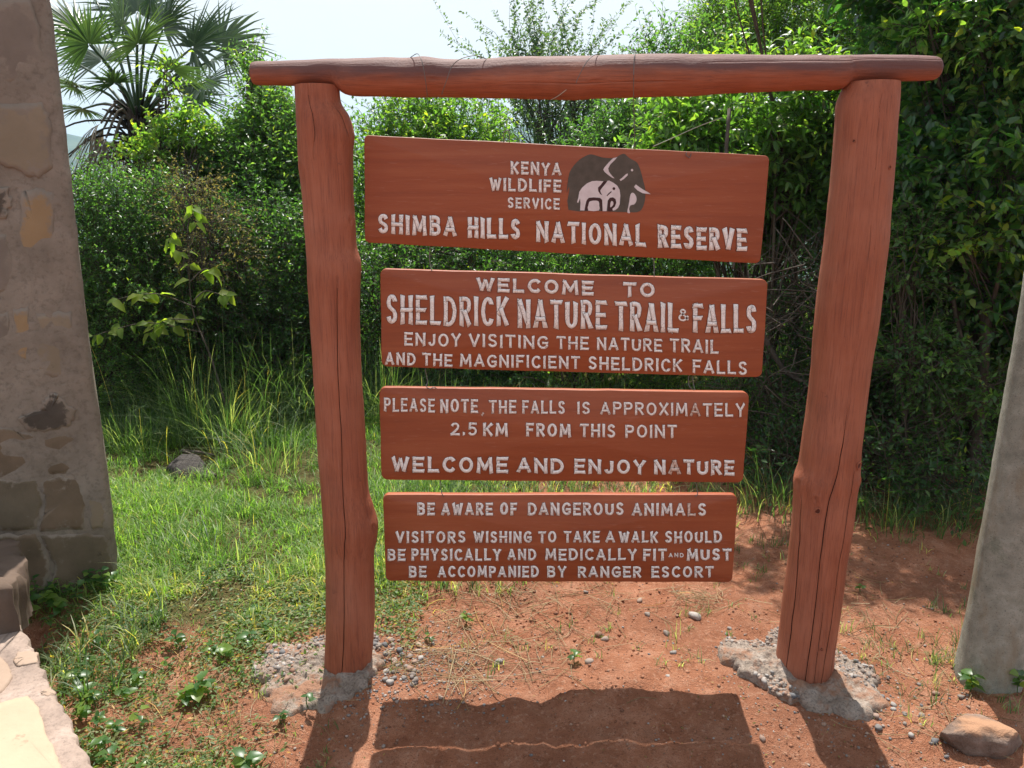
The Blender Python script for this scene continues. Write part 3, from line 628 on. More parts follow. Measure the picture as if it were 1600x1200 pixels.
# elephant emblem, cut flat pieces on the uppermost board
def flat(name, pts, matl, off, parent, n=None, smooth_n=3):
    p = np.array([(860 + a / 8.889, 220 + b / 8.889) for a, b in pts])
    q = np.array([at(x, y, YF) for x, y in p]); k = len(q)
    me = bpy.data.meshes.new(name)
    f = q.copy(); f[:, 1] = YF - off; b = q.copy(); b[:, 1] = YF + .0005
    fs = [list(range(k))] + [[i, k + i, k + (i + 1) % k, (i + 1) % k] for i in range(k)]
    me.from_pydata([tuple(v) for v in np.concatenate([f, b])], [], fs); me.materials.append(matl)
    o = link(name, me); world_part(o, parent); return o
def sm(pts, n=4):
    p = np.array(pts + [pts[0]], float); k = len(pts); o = []
    for i in range(k):
        a, b, c_, d = p[(i - 1) % k], p[i], p[(i + 1) % k], p[(i + 2) % k]
        for j in range(n):
            f = j / n; o.append(.5 * (2 * b + (c_ - a) * f + (2 * a - 5 * b + 4 * c_ - d) * f ** 2 + (3 * b - a - 3 * c_ + d) * f ** 3))
    return [tuple(x) for x in o]
big_ = [(250, 960), (262, 700), (255, 640), (228, 720), (238, 600), (262, 450), (320, 350), (400, 265), (480, 215), (550, 188), (620, 200), (720, 232), (810, 240), (900, 235), (950, 205), (1000, 182), (1035, 185), (1080, 225), (1120, 255), (1180, 285), (1220, 330), (1260, 440), (1290, 560), (1315, 660), (1318, 780), (1300, 880), (1260, 960), (1200, 992), (1080, 992), (860, 985), (600, 972)]
flat('large_elephant', sm(big_, 2), M['emblem_grey'], .0010, b1)
flat('small_elephant', [(412, 966), (418, 860), (412, 800), (385, 862), (370, 852), (388, 790), (400, 710), (440, 650), (510, 590), (580, 560), (640, 556), (735, 562), (700, 610), (660, 650), (664, 700), (690, 740), (722, 758), (700, 720), (692, 690), (720, 650), (770, 590), (790, 556), (815, 552), (870, 580), (930, 625), (960, 680), (970, 760), (962, 880), (940, 930), (900, 962), (868, 970), (860, 945), (895, 915), (915, 860), (905, 810), (870, 785), (825, 790), (795, 830), (780, 976), (725, 976), (722, 880), (718, 820), (690, 792), (600, 785), (530, 792), (500, 830), (485, 890), (472, 968)], M['emblem_white'], .0016, b1)
flat('emblem_belly', sm([(525, 968), (530, 880), (550, 840), (620, 830), (668, 842), (676, 900), (672, 968)], 2), M['emblem_white'], .0016, b1)
flat('emblem_outline', sm([(472, 968), (485, 880), (515, 810), (560, 790), (680, 795), (715, 822), (722, 880), (722, 972)], 2)[:-2] + [(722, 974), (700, 974), (688, 860), (668, 838), (550, 838), (528, 880), (522, 968)], M['emblem_dark'], .0013, b1)
flat('emblem_trunk_curl', sm([(795, 975), (800, 850), (825, 795), (870, 788), (905, 815), (910, 870), (885, 920), (860, 950), (862, 972)], 2), M['emblem_dark'], .0013, b1)
flat('emblem_trunk_gap', sm([(830, 910), (835, 860), (850, 835), (872, 850), (872, 885), (850, 915), (832, 922)], 2), M['emblem_white'], .0019, b1)
flat('emblem_ear_line', [(928, 228), (870, 242), (810, 300), (750, 370), (734, 400), (750, 430), (810, 480), (860, 515), (890, 522), (850, 480), (812, 430), (802, 385), (830, 330), (880, 280)], M['emblem_white'], .0018, b1)
flat('emblem_jaw_line', [(960, 540), (1000, 510), (1050, 462), (1075, 455), (1072, 480), (1020, 530), (975, 558)], M['emblem_white'], .0018, b1)
flat('emblem_eye', arc(1133, 407, 16, 17, 0, 340, 12), M['emblem_white'], .0018, b1)
flat('emblem_tusk', [(1185, 606), (1160, 640), (1210, 690), (1280, 728), (1392, 742), (1350, 712), (1290, 680), (1230, 640)], M['emblem_white'], .0024, b1)
flat('emblem_leg_gap', sm([(1105, 770), (1125, 725), (1160, 728), (1192, 780), (1192, 840), (1160, 885), (1112, 895), (1092, 950), (1105, 1002), (1068, 995), (1080, 920), (1095, 840)], 2), M['emblem_white'], .0019, b1)
flat('emblem_eye', arc(881, 664, 20, 20, 0, 340, 12), M['emblem_dark'], .0022, b1)
flat('emblem_jaw_line', [(780, 760), (810, 725), (842, 700), (852, 708), (815, 742), (788, 768)], M['emblem_dark'], .0022, b1)
flat('emblem_ear_line', [(738, 562), (700, 605), (655, 655), (660, 705), (690, 745), (722, 760), (720, 745), (700, 715), (692, 690), (715, 650), (770, 590), (788, 560)], M['emblem_dark'], .0013, b1)

# ------------------------------------------------------------------ wires
def wire(pts, r, label, matl='wire', name='hanging_wire', group='thin wires and hooks holding the boards'):
    """pts: (x, y, Y)"""
    p = catmull([at(*q) for q in pts], max(12, len(pts) * 5))
    mb = MB(); mb.tube(p, r, 6); o = mb.build(name, M[matl], None, True)
    o['label'] = label; o['category'] = 'wire'
    if group: o['group'] = group
    return o
BF = SY - .085
wire([(640, 91, SY - .02), (652, 84, SY - .05), (659, 95, BF), (664, 120, BF), (668, 151, SY - .05), (668, 156, SY)], .0011, 'fine wire looped over the beam near its left third')
wire([(760, 92, SY - .03), (742, 87, SY - .06), (720, 92, BF), (706, 104, BF - .004), (698, 125, BF - .003), (690, 148, SY - .07)], .0012, 'fine wire curling over the beam left of its middle')
wire([(935, 84, SY - .02), (925, 88, SY - .07), (916, 98, BF - .003), (905, 118, BF - .004), (900, 130, BF - .003)], .0012, 'fine wire curling over the beam above the emblem')
wire([(885, 140, BF - .002), (872, 150, BF), (861, 156, SY - .07)], .0009, 'short pale thread at the knot under the beam', 'line')
wire([(992, 82, SY - .02), (991, 88, SY - .07), (990, 120, BF - .004), (990, 152, SY - .06), (991, 190, SY - .03), (992, 233, SY - .005)], .0012, 'straight thin wire from the beam down to the top board, right of the emblem')
wire([(1128, 184, SY), (1090, 198, SY - .01), (1050, 216, SY - .015), (1020, 229, SY - .01)], .0013, 'pale slack line rising to the right above the top board', 'line')
wire([(788, 222, SY - .001), (787, 209, SY - .001), (790, 204, SY - .001), (795, 206, SY - .001), (796, 224, SY - .001)], .0016, 'small wire staple standing on the edge of the top board')
wire([(1073, 238, SY - .016), (1072, 242, SY - .017), (1077, 246, SY - .016), (1080, 240, SY - .012)], .0013, 'bent nail at the edge of the top board right of the emblem')
wire([(672, 386, SY - .004), (671, 400, SY - .002), (672, 412, SY - .004), (675, 424, SY - .016)], .0016, 'left hanger wire between the first and second boards')
wire([(1021, 402, SY - .004), (1022, 415, SY - .002), (1022, 432, SY - .014)], .0016, 'right hanger wire between the first and second boards')
wire([(664, 576, SY - .004), (668, 596, SY - .002), (666, 604, SY - .015), (672, 607, SY - .016), (678, 605, SY - .013), (682, 607, SY - .01)], .0014, 'left hanger wire between the second and third boards')
wire([(1076, 588, SY - .006), (1076, 600, SY - .004), (1079, 606, SY - .014), (1085, 609, SY - .012), (1083, 598, SY - .004), (1082, 588, SY - .006)], .0014, 'right hanger wire between the second and third boards')
wire([(688, 752, SY - .004), (689, 762, SY - .004), (690, 770, SY - .014), (693, 776, SY - .015)], .0014, 'left hanger wire between the third and lowest boards')
wire([(1088, 755, SY - .004), (1089, 764, SY - .004), (1090, 772, SY - .014), (1086, 776, SY - .015)], .0014, 'right hanger wire between the third and lowest boards')

# ------------------------------------------------------------------ rocks, pebbles, footings
rng = np.random.default_rng(5)
def icosphere(sub):
    import bmesh
    bm = bmesh.new(); bmesh.ops.create_icosphere(bm, subdivisions=sub, radius=1)
    V = np.array([v.co[:] for v in bm.verts]); T = np.array([[v.index for v in f.verts] for f in bm.faces]); bm.free(); return V, T
ICO1, ICO2, ICO4, ICO5 = icosphere(1), icosphere(2), icosphere(4), icosphere(5)
def rotz(V, a): c_, s_ = math.cos(a), math.sin(a); return V @ np.array([[c_, s_, 0], [-s_, c_, 0], [0, 0, 1.]])
def rock(name, label, loc, size, matl, seed, rz=0, ico=ICO5, cut=.75, amp=.22, cat='rock', group=None, facets=9):
    V, T = ico; V = V.copy(); r_ = np.random.default_rng(seed)
    V = V * (1 + amp * vnoise(V, 1.3, seed)[:, None] + amp * .4 * vnoise(V, 3.5, seed + 1)[:, None] + amp * .14 * vnoise(V, 11, seed + 2)[:, None])
    for _ in range(facets):
        d = r_.standard_normal(3); d /= np.linalg.norm(d); s_ = V @ d; ex = np.maximum(0, s_ - r_.uniform(.62, .85)); V = V - d * (ex * .85)[:, None]
    V = rotz(V * np.array(size), rz)
    me = npmesh(name, V, None, T, {'tint': np.full(len(V), r_.random())}, True); me.materials.append(matl)
    o = link(name, me, loc=loc, label=label, category=cat)
    if group: o['group'] = group
    return o
p = atg(1535, 1158); rock('rock', 'largest loose rock, lower right, orange on top with a dark rough front', (p[0] + .02, p[1] + .03, hg(p[0], p[1]) + .018), (.13, .085, .066), M['two_tone'], 47, -.15, amp=.3, facets=16)
p = atg(288, 745); rock('rock', 'flat dark grey boulder lying in the lawn left of the frame', (p[0], p[1] + .08, hg(p[0], p[1]) - .01), (.2, .14, .11), M['boulder'], 52, -.5, amp=.34)
# footings
def footing(cx, cy, ext, label, seed, top=.03):
    root = empty('concrete_footing', (cx, cy, 0), label, 'footing', 'rough concrete footings under the frame posts')
    nr, na = 46, 200; ths = np.linspace(0, 2 * math.pi, na, endpoint=False)
    ra = np.interp(np.degrees(ths), *zip(*(ext + [(360, ext[0][1])]))); cs2 = np.stack([np.cos(ths), np.sin(ths)], -1); ra = ra * (1 + .16 * vnoise(cs2, 2.3, seed) + .09 * vnoise(cs2, 6, seed) + .06 * vnoise(cs2, 15, seed + 3))
    rs_ = np.concatenate([np.linspace(.02, .93, nr - 4), [.97, 1.0, 1.02, 1.03]])
    V = []
    for k, f in enumerate(rs_):
        x = cx + ra * f * np.cos(ths); y = cy + ra * f * np.sin(ths); P = np.stack([x, y], -1)
        zt = top * (1 - .5 * f * f) + .012 * vnoise(P, 13, seed) + .008 * vnoise(P, 34, seed + 1) + .006 * vnoise(P, 80, seed + 2)
        g_ = hground(x, y); drop_ = {nr - 4: 0, nr - 3: .012, nr - 2: .04, nr - 1: .09}.get(k, 0)
        V.append(np.stack([x, y, g_ + zt - drop_], -1))
    V = np.concatenate(V); a = np.arange(nr - 1)[:, None] * na + np.arange(na)[None]; b = np.arange(nr - 1)[:, None] * na + (np.arange(na)[None] + 1) % na
    mb = MB(); mb.add(V, np.stack([a, a + na, b + na, b], -1).reshape(-1, 4)); world_part(mb.build('concrete', M['footing'], None, True), root)
    r_ = np.random.default_rng(seed + 5); mb = MB(); Vi, Ti = ICO1
    for _ in range(2500):
        a_ = r_.random() * 2 * math.pi; f = math.sqrt(r_.random()) * .98; rad = np.interp(a_, ths, ra)
        x = cx + rad * f * math.cos(a_); y = cy + rad * f * math.sin(a_)
        if vnoise(np.array([[x, y]]), 5, seed + 9)[0] < -.15 + .3 * r_.random(): continue
        s_ = (.0025 + .009 * r_.random() ** 2.5) * (1 + .5 * (r_.random() > .95)); P = np.array([[x, y]])
        z = hg(x, y) + top * (1 - .5 * f * f) + .012 * vnoise(P, 13, seed)[0] + .008 * vnoise(P, 34, seed + 1)[0] + .006 * vnoise(P, 80, seed + 2)[0]
        v = Vi * (1 + .2 * r_.standard_normal((len(Vi), 3))) * np.array([1, r_.uniform(.6, 1), r_.uniform(.45, .8)]) * s_
        mb.add(rotz(v, r_.random() * 6) + [x, y, z - s_ * .12], None, Ti, r_.random())
    world_part(mb.build('embedded_pebbles', M['pebble'], None, False, kind='stuff'), root)
lx = atg(546, 1045)[0]; rx_ = atg(1255, 1060)[0]
footing(lx - .06, 2.37, [(0, .17), (45, .2), (90, .2), (135, .22), (180, .23), (215, .25), (250, .25), (300, .17)], 'grey gravelly concrete footing round the foot of the left post', 3, .028)
footing(rx_ - .0, 2.37, [(0, .25), (45, .22), (90, .22), (135, .26), (160, .26), (200, .2), (250, .18), (300, .25), (330, .26)], 'grey cracked concrete footing round the foot of the right post', 8, .035)
# loose pebbles: gravel as stuff, the larger ones singly
mb = MB(); Vi, Ti = ICO1
for _ in range(4200):
    if rng.random() < .55: x = rng.normal(lx + .12, .2); y = rng.normal(2.42, .16)
    elif rng.random() < .4: x = rng.normal(rx_ + .12, .24); y = rng.normal(2.3, .2)
    else: x = rng.uniform(-1.3, 1.9); y = rng.uniform(1.45, 3.4)
    s_ = abs(rng.normal(.0012, .0022)) + .0012
    v = Vi * (1 + .15 * rng.standard_normal((len(Vi), 1))) * np.array([1, rng.uniform(.6, 1), rng.uniform(.4, .8)]) * s_
    mb.add(rotz(v, rng.random() * 6) + [x, y, hg(x, y) + s_ * .25], None, Ti, rng.random())
mb.build('gravel', M['pebble'], None, False, kind='stuff', label='fine loose gravel scattered round the footings', category='gravel')
mb = MB()
cx_ = rng.uniform(-1.6, 2.2, 16000); cy_ = rng.uniform(1.4, 3.6, 16000); dens = fbm(np.stack([cx_, cy_], -1), 3, 3, 66); keep = dens > rng.uniform(-.5, .5, 16000)
cx_, cy_ = cx_[keep], cy_[keep]; cz_ = hground(cx_, cy_)
oct_ = np.array([(1, 0, 0), (-1, 0, 0), (0, 1, 0), (0, -1, 0), (0, 0, 1), (0, 0, -.6)], float); octT = [(0, 2, 4), (2, 1, 4), (1, 3, 4), (3, 0, 4), (2, 0, 5), (1, 2, 5), (3, 1, 5), (0, 3, 5)]
n_ = len(cx_); s_ = np.abs(rng.normal(.0012, .0026, n_)) + .0009
V = oct_[None] * (1 + .3 * rng.standard_normal((n_, 6, 1)) * .7) * s_[:, None, None]; V = V + np.stack([cx_, cy_, cz_ + s_ * .2], -1)[:, None]
T = (np.array(octT)[None] + (np.arange(n_) * 6)[:, None, None]).reshape(-1, 3)
mb.add(V.reshape(-1, 3), None, T, np.repeat(rng.random(n_), 6)); mb.build('soil_crumbs', M['clod'], None, False, kind='stuff', label='loose crumbs of red soil on the bare ground', category='soil')
VP, TP = ICO2
pm = []
for k in range(5):
    r_ = np.random.default_rng(100 + k); v = VP * (1 + .18 * vnoise(VP, 1.6, k + 60)[:, None])
    for _ in range(6):
        d = r_.standard_normal(3); d /= np.linalg.norm(d); ex = np.maximum(0, v @ d - .72); v = v - d * (ex * .85)[:, None]
    me = npmesh('pebble', v * [1, .8, .6], None, TP, {'tint': np.full(len(v), r_.random())}, k % 2 == 0); me.materials.append(M['pebble']); pm.append(me)
def pebble(x, y, s_, label, group):
    P_ = atg(x, y); o = link('pebble', pm[rng.integers(5)], loc=(P_[0], P_[1], hg(P_[0], P_[1]) + s_ * .3), label=label, category='pebble', group=group)
    o.scale = (s_, s_, s_); o.rotation_euler = (rng.normal(0, .2), rng.normal(0, .2), rng.random() * 6); return o
pebble(1085, 967, .026, 'rounded white and grey pebble lying alone on bare soil left of the right footing', 'loose pebbles on the red soil')
for (x, y, s_) in [(1012, 958, .014), (1042, 985, .016), (920, 1043, .018), (915, 925, .012), (780, 1032, .014), (1192, 1150, .013), (1000, 935, .014), (945, 998, .016), (935, 990, .02), (1052, 1026, .014)]:
    pebble(x, y, s_, 'small stone lying on the sunlit red soil between the two footings', 'loose pebbles on the red soil')
for _ in range(46):
    pebble(rng.uniform(578, 668), rng.uniform(1005, 1072) , rng.uniform(.008, .017), 'smooth pebble in the loose heap at the right of the left footing', 'pebbles beside the left footing')
for _ in range(34):
    a_ = rng.uniform(0, 1); pebble(1300 + 70 * a_ + rng.normal(0, 10), 1030 + 95 * a_ ** .8 + rng.normal(0, 14), rng.uniform(.007, .016), 'grey pebble lying on the outer rim of the right footing', 'pebbles round the right footing')
for _ in range(14): pebble(rng.normal(1150, 22), rng.normal(1008, 14), rng.uniform(.007, .013), 'grey pebble at the left corner of the right footing', 'pebbles round the right footing')
for _ in range(24): pebble(rng.uniform(1360, 1540), rng.uniform(1070, 1190), rng.uniform(.006, .014), 'reddish stone chip scattered near the orange rock', 'stone chips near the orange rock')
for (x, y) in [(1240, 1053), (1297, 1052), (1302, 1062), (540, 1052), (556, 1055), (570, 1053), (563, 1060), (548, 1060)]:
    o = pebble(x, y, .012, 'pebble lodged against the foot of a post', 'pebbles at the feet of the posts'); o.location.z += .03

# ------------------------------------------------------------------ stone pillar (left)
prow = at(185, 912, 2.95)
c0 = np.array(atg(186, 915, 0)); fd = np.array([-.88, -.475, 0]); nrm = np.array([-.475, .88, 0])   # face runs to the lower left
# the pillar's right edge leans: fit x at several heights
def edgeX(y):
    return np.interp(y, [0, 200, 400, 560, 760, 820, 915], [78, 102, 124, 142, 171, 179, 186])
root = empty('stone_pillar', tuple(c0), 'tall weathered stone masonry pillar in shade with patches of bare ochre stone, cut by the left edge', 'pillar')
def face_pt(x, y, off=0.0):
    """photo point -> point on the pillar face plane (offset along its normal, towards the viewer)"""
    dx, dy, dz = (x - 800), FPX * cp + (600 - y) * sp, -FPX * sp + (600 - y) * cp
    d = np.array([dx, dy, dz]); o = np.array([0, 0, CH]); nn = -nrm
    t_ = np.dot(c0 - o + nn * off, nn) / np.dot(d, nn); return o + d * t_
ys = np.linspace(-40, 935, 90); cols = 30
V = []
for y in ys:
    ex = edgeX(max(0, y)) if y >= 0 else 78 + y * .12
    e = face_pt(ex, y); z = e[2]
    for c_ in range(cols + 1):
        u = c_ / cols; q = e + fd * (1.3 * u ** 1.2)
        off = .007 * vnoise(np.array([[q[0] * 1., q[1], z]]), 5, 4)[0] + .003 * vnoise(np.array([[q[0], q[1], z]]), 17, 6)[0]
        if c_ == 0: off -= .012; q = q + fd * (.004 * vnoise(np.array([[1., 2., z]]), 20, 3)[0])
        V.append(q - nrm * off)
    for sd_ in (.35, .7): V.append(e + nrm * sd_)
V = np.array(V); kk = cols + 3; Q = []
for r0 in range(len(ys) - 1):
    for c_ in range(cols): Q.append((r0 * kk + c_, (r0 + 1) * kk + c_, (r0 + 1) * kk + c_ + 1, r0 * kk + c_ + 1))
    s0, s1, s2 = r0 * kk, r0 * kk + cols + 1, r0 * kk + cols + 2
    Q += [(s0, s1, s1 + kk, s0 + kk), (s1, s2, s2 + kk, s1 + kk)]
# far and back faces so that it is a solid
mb = MB(); mb.add(V, Q)
tl, tb, bl_, bb_ = V[cols], V[cols + 2], V[(len(ys) - 1) * kk + cols], V[(len(ys) - 1) * kk + cols + 2]
tlb = tl + nrm * .7; blb = bl_ + nrm * .7
mb.add([tl, tlb, blb, bl_, tb, bb_, V[0]], [(0, 1, 2, 3), (4, 5, 2, 1), (0, 6, 4, 1)])
world_part(mb.build('wall_body', M['mortar'], None, True), root)
def irregular(poly, n=7, jit=1.2, seed=0):
    r_ = np.random.default_rng(seed); o = []
    for i in range(len(poly)):
        a, b = np.array(poly[i], float), np.array(poly[(i + 1) % len(poly)], float)
        for j in range(n): f = j / n; o.append(a + (b - a) * f + (r_.normal(0, jit, 2) if j else 0))
    return o
def wall_stone(poly, matl, h, seed, jit=1.5, edge=0.0):
    pl = irregular(poly, 6, jit, seed); k = len(pl); c_ = np.mean(pl, 0)
    A = [face_pt(*q, .0 - .012) for q in pl]; B = [face_pt(*(c_ + (q - c_) * .985), h) for q in pl]; C_ = [face_pt(*(c_ + (q - c_) * .82), h + .0012) for q in pl]
    V = np.array(A + B + C_ + [face_pt(*c_, h + .0016)]); Q = []
    for i in range(k):
        j = (i + 1) % k; Q += [(i, k + i, k + j, j), (k + i, 2 * k + i, 2 * k + j, k + j)]
    T = [(2 * k + i, 3 * k, 2 * k + (i + 1) % k) for i in range(k)]
    mb = MB(); mb.add(V, Q, T, np.concatenate([np.full(k, edge * .5), np.full(k, edge), np.full(k, .45 + edge), [1.0]])); world_part(mb.build('stone', matl, None, True), root)
stones = [
 ([(-30, 2), (44, -4), (62, 40), (68, 110), (60, 128), (-30, 135)], 'stone_grey', .009), ([(-30, 165), (66, 158), (80, 190), (84, 262), (60, 280), (20, 262), (-30, 250)], 'stone_tan', .009),
 ([(34, 300), (58, 292), (84, 300), (86, 395), (66, 432), (36, 446), (30, 380)], 'stone_ochre', .009), ([(-30, 298), (14, 292), (17, 318), (8, 342), (-30, 350)], 'stone_dark', .006),
 ([(-30, 370), (10, 365), (22, 420), (10, 458), (-30, 465)], 'stone_grey', .010), ([(20, 482), (44, 478), (50, 530), (40, 566), (24, 560)], 'stone_ochre', .010),
 ([(56, 490), (112, 486), (118, 560), (96, 592), (56, 584)], 'stone_tan', .010), ([(-30, 490), (12, 486), (16, 560), (-30, 575)], 'stone_grey', .010),
 ([(26, 655), (60, 642), (70, 622), (84, 612), (92, 618), (104, 630), (119, 642), (112, 664), (70, 676), (40, 672)], 'stone_dark', .008),
 ([(-30, 668), (20, 670), (60, 684), (118, 680), (128, 702), (124, 738), (62, 744), (-30, 742)], 'stone_brown', .010),
 ([(-30, 746), (60, 748), (66, 790), (58, 826), (-30, 830)], 'stone_moss', .010), ([(64, 748), (122, 743), (134, 780), (130, 828), (62, 832), (70, 790)], 'stone_brown', .010),
 ([(138, 760), (150, 758), (164, 800), (162, 826), (142, 826)], 'stone_tan', .010), ([(-30, 835), (56, 834), (78, 880), (70, 930), (-30, 935)], 'stone_brown', .010), ([(62, 836), (130, 833), (168, 834), (180, 908), (78, 928), (84, 880)], 'stone_moss', .010)]
for i, (pl, mm, h) in enumerate(stones): wall_stone(pl, M[mm], h * (.6 if 'dark' in mm else .22), 200 + i, edge=.22 if i >= 9 else 0.0)

# ------------------------------------------------------------------ low wall with flagstone coping (lower left)
ZT = .26
root = empty('low_wall', (-1.35, 1.75, 0), 'low sunlit wall topped with cream flagstones and stepped up to a block, at the lower left corner', 'low wall')
def extr(poly, z0, z1, matl, name, jit=.0, sub=8, seed=0, par=root, dome=.0, rough=0.0):
    r_ = np.random.default_rng(seed); o = []
    for i in range(len(poly)):
        a, b = np.array(poly[i][:2], float), np.array(poly[(i + 1) % len(poly)][:2], float)
        for j in range(sub): f = j / sub; o.append(a + (b - a) * f + (r_.normal(0, jit, 2) if jit else 0))
    o = np.array(o); k = len(o); c_ = o.mean(0)
    lay = [(1.0, z0), (1.0, z0 + (z1 - z0) * .25), (1.0, z0 + (z1 - z0) * .5), (1.0, z0 + (z1 - z0) * .75), (.998, z1 - .006), (.985, z1), (.85, z1 + dome * .5), (.7, z1 + dome), (.35, z1 + dome)]
    V = []
    for f, z in lay:
        q = c_ + (o - c_) * f; zz = z + (.003 * vnoise(q, 9, seed) + .0015 * vnoise(q, 30, seed)) ; V.append(np.stack([q[:, 0], q[:, 1], zz], -1))
    V.append(np.array([[c_[0], c_[1], z1 + dome]])); V = np.concatenate(V); Q = []
    if rough: V = V + rough * np.stack([vnoise(V, 12, seed + 5), vnoise(V, 12, seed + 6), vnoise(V, 9, seed + 7)], -1) + rough * .4 * vnoise(V, 40, seed)[:, None]
    for a in range(len(lay) - 1):
        for i in range(k): j = (i + 1) % k; Q.append((a * k + i, a * k + j, (a + 1) * k + j, (a + 1) * k + i))
    T = [((len(lay) - 1) * k + i, (len(lay) - 1) * k + (i + 1) % k, len(lay) * k) for i in range(k)]
    mb = MB(); mb.add(V, Q, T); return world_part(mb.build(name, matl, None, True), par)
g = lambda x, y, z=ZT: atg(x, y, z)
e0, e1, e2 = g(36, 985), g(90, 1088), g(146, 1200); e3 = (e2[0] + (e2[0] - e1[0]) * 1.6, e2[1] + (e2[1] - e1[1]) * 1.6)
extr([e3, e2, e1, e0, (e0[0] - .12, e0[1] + .14), (-2.2, 2.25), (-2.2, .9), (-1.3, .9)], -.1, ZT, M['slab_mortar'], 'wall_core', .004, 14, 3)
def slab(px, matl, seed, z=ZT, h=.004): extr([g(x, y, z) for x, y in px], z - .03, z + h, matl, 'flagstone', .002, 6, seed, dome=.001)
slab([(-40, 1112), (2, 1098), (46, 1088), (60, 1108), (78, 1160), (97, 1200), (110, 1240), (-40, 1240)], M['slab_cream'], 11)
slab([(-60, 1030), (-8, 1022), (14, 1040), (20, 1058), (8, 1078), (-10, 1090), (-60, 1100)], M['slab_tan'], 12)
slab([(21, 1030), (28, 1020), (46, 1019), (60, 1022), (58, 1037), (40, 1040), (24, 1040)], M['slab_tan'], 13)
slab([(64, 1082), (78, 1075), (87, 1084), (84, 1088), (66, 1088)], M['slab_tan'], 14)
# the raised block behind it
ZB = ZT + .14
q0, q1 = g(34, 988, ZT), g(-30, 1006, ZT)
b0 = (q0[0] - .015, q0[1] + .0); 
extr([b0, (b0[0] - .55, b0[1] - .16), (b0[0] - .7, b0[1] + .32), (b0[0] - .2, b0[1] + .36), (b0[0] - .08, b0[1] + .2)], ZT - .05, ZB, M['block'], 'raised_block', .004, 14, 21, dome=.012, rough=.014)

# ------------------------------------------------------------------ concrete pole (right)
pb = atg(1508, 1062); PR = .093
root = empty('concrete_pole', (pb[0] + PR, pb[1] + .03, 0), 'round grey concrete pole rising from weeds at the right edge', 'pole')
mb = MB(); zz = np.linspace(-.12, 3.6, 100); n = 48; ths = np.arange(n) / n * 2 * math.pi; V = []
for z in zz:
    r_ = PR - .004 * z + .01 * math.exp(-max(z, 0) * 8); pnt = np.stack([pb[0] + PR + .012 * z + r_ * np.cos(ths), pb[1] + .03 + r_ * np.sin(ths), np.full(n, z)], -1)
    nz = vnoise(pnt, 40, 3) * .0012 + vnoise(pnt, 9, 4) * .002; pnt[:, 0] += nz * np.cos(ths); pnt[:, 1] += nz * np.sin(ths); V.append(pnt)
V = np.concatenate(V + [np.array([[pb[0] + PR + .04, pb[1] + .03, 3.6]])]); K = len(zz)
a = np.arange(K - 1)[:, None] * n + np.arange(n)[None]; b = np.arange(K - 1)[:, None] * n + (np.arange(n)[None] + 1) % n
mb.add(V, np.stack([a, b, b + n, a + n], -1).reshape(-1, 4), [((K - 1) * n + i, (K - 1) * n + (i + 1) % n, K * n) for i in range(n)]); world_part(mb.build('shaft', M['pole'], None, True), root)

# ------------------------------------------------------------------ vegetation generators
def unit(v): return v / (np.linalg.norm(v, axis=-1, keepdims=True) + 1e-9)
def leaves(mb, P, D, U, L, W, A, broad=False, droop=.0):
    """P base, D direction, U normal; one folded leaf each"""
    n = len(P); D = unit(D); S_ = unit(np.cross(D, U)); U = np.cross(S_, D)
    L = np.broadcast_to(L, (n,))[:, None]; W = np.broadcast_to(W, (n,))[:, None]
    if not broad:
        mid = P + D * L * .45
        V = np.stack([P, mid + S_ * W * .5 + U * W * .16, P + D * L - U * L * droop, mid - S_ * W * .5 + U * W * .16], 1)
        T = np.array([(0, 1, 2), (0, 2, 3)])[None] + (np.arange(n) * 4)[:, None, None]
        mb.add(V.reshape(-1, 3), None, T.reshape(-1, 3), np.repeat(A, 4))
    else:
        m1 = P + D * L * .32; m2 = P + D * L * .72 - U * L * droop * .45; tip = P + D * L - U * L * droop
        V = np.stack([P, m1 + S_ * W * .5 + U * W * .14, m2 + S_ * W * .36 + U * W * .1, tip, m2 - S_ * W * .36 + U * W * .1, m1 - S_ * W * .5 + U * W * .14, m1, m2], 1)
        b = (np.arange(n) * 8)[:, None, None]
        Q = np.array([(6, 1, 2, 7), (5, 6, 7, 4)])[None] + b; T = np.array([(0, 1, 6), (7, 2, 3), (0, 6, 5), (4, 7, 3)])[None] + b
        mb.add(V.reshape(-1, 3), Q.reshape(-1, 4), T.reshape(-1, 3), np.repeat(A, 8))
def rnd_dirs(r_, n): v = r_.standard_normal((n, 3)); return unit(v)
def twigs(mb, P0, P1, P2, r0, n=3):
    """many thin 3-point tubes at once"""
    k = len(P0)
    if not k: return
    pts = np.stack([P0, P1, P2], 1); d = unit(P2 - P0); ref = np.where(np.abs(d[:, 2:3]) < .8, [[0, 0, 1.]], [[1., 0, 0]]); u = unit(np.cross(d, ref)); v = np.cross(d, u)
    th_ = np.arange(n) / n * 2 * math.pi; rad = np.broadcast_to(r0, (k,))[:, None] * np.array([1, .8, .35])[None]
    V = pts[:, :, None] + rad[:, :, None, None] * (np.cos(th_)[None, None, :, None] * u[:, None, None] + np.sin(th_)[None, None, :, None] * v[:, None, None])
    Q = []
    for a in range(2):
        for i in range(n): Q.append((a * n + i, a * n + (i + 1) % n, (a + 1) * n + (i + 1) % n, (a + 1) * n + i))
    Q = np.array(Q)[None] + (np.arange(k) * 3 * n)[:, None, None]
    mb.add(V.reshape(-1, 3), Q.reshape(-1, 4))
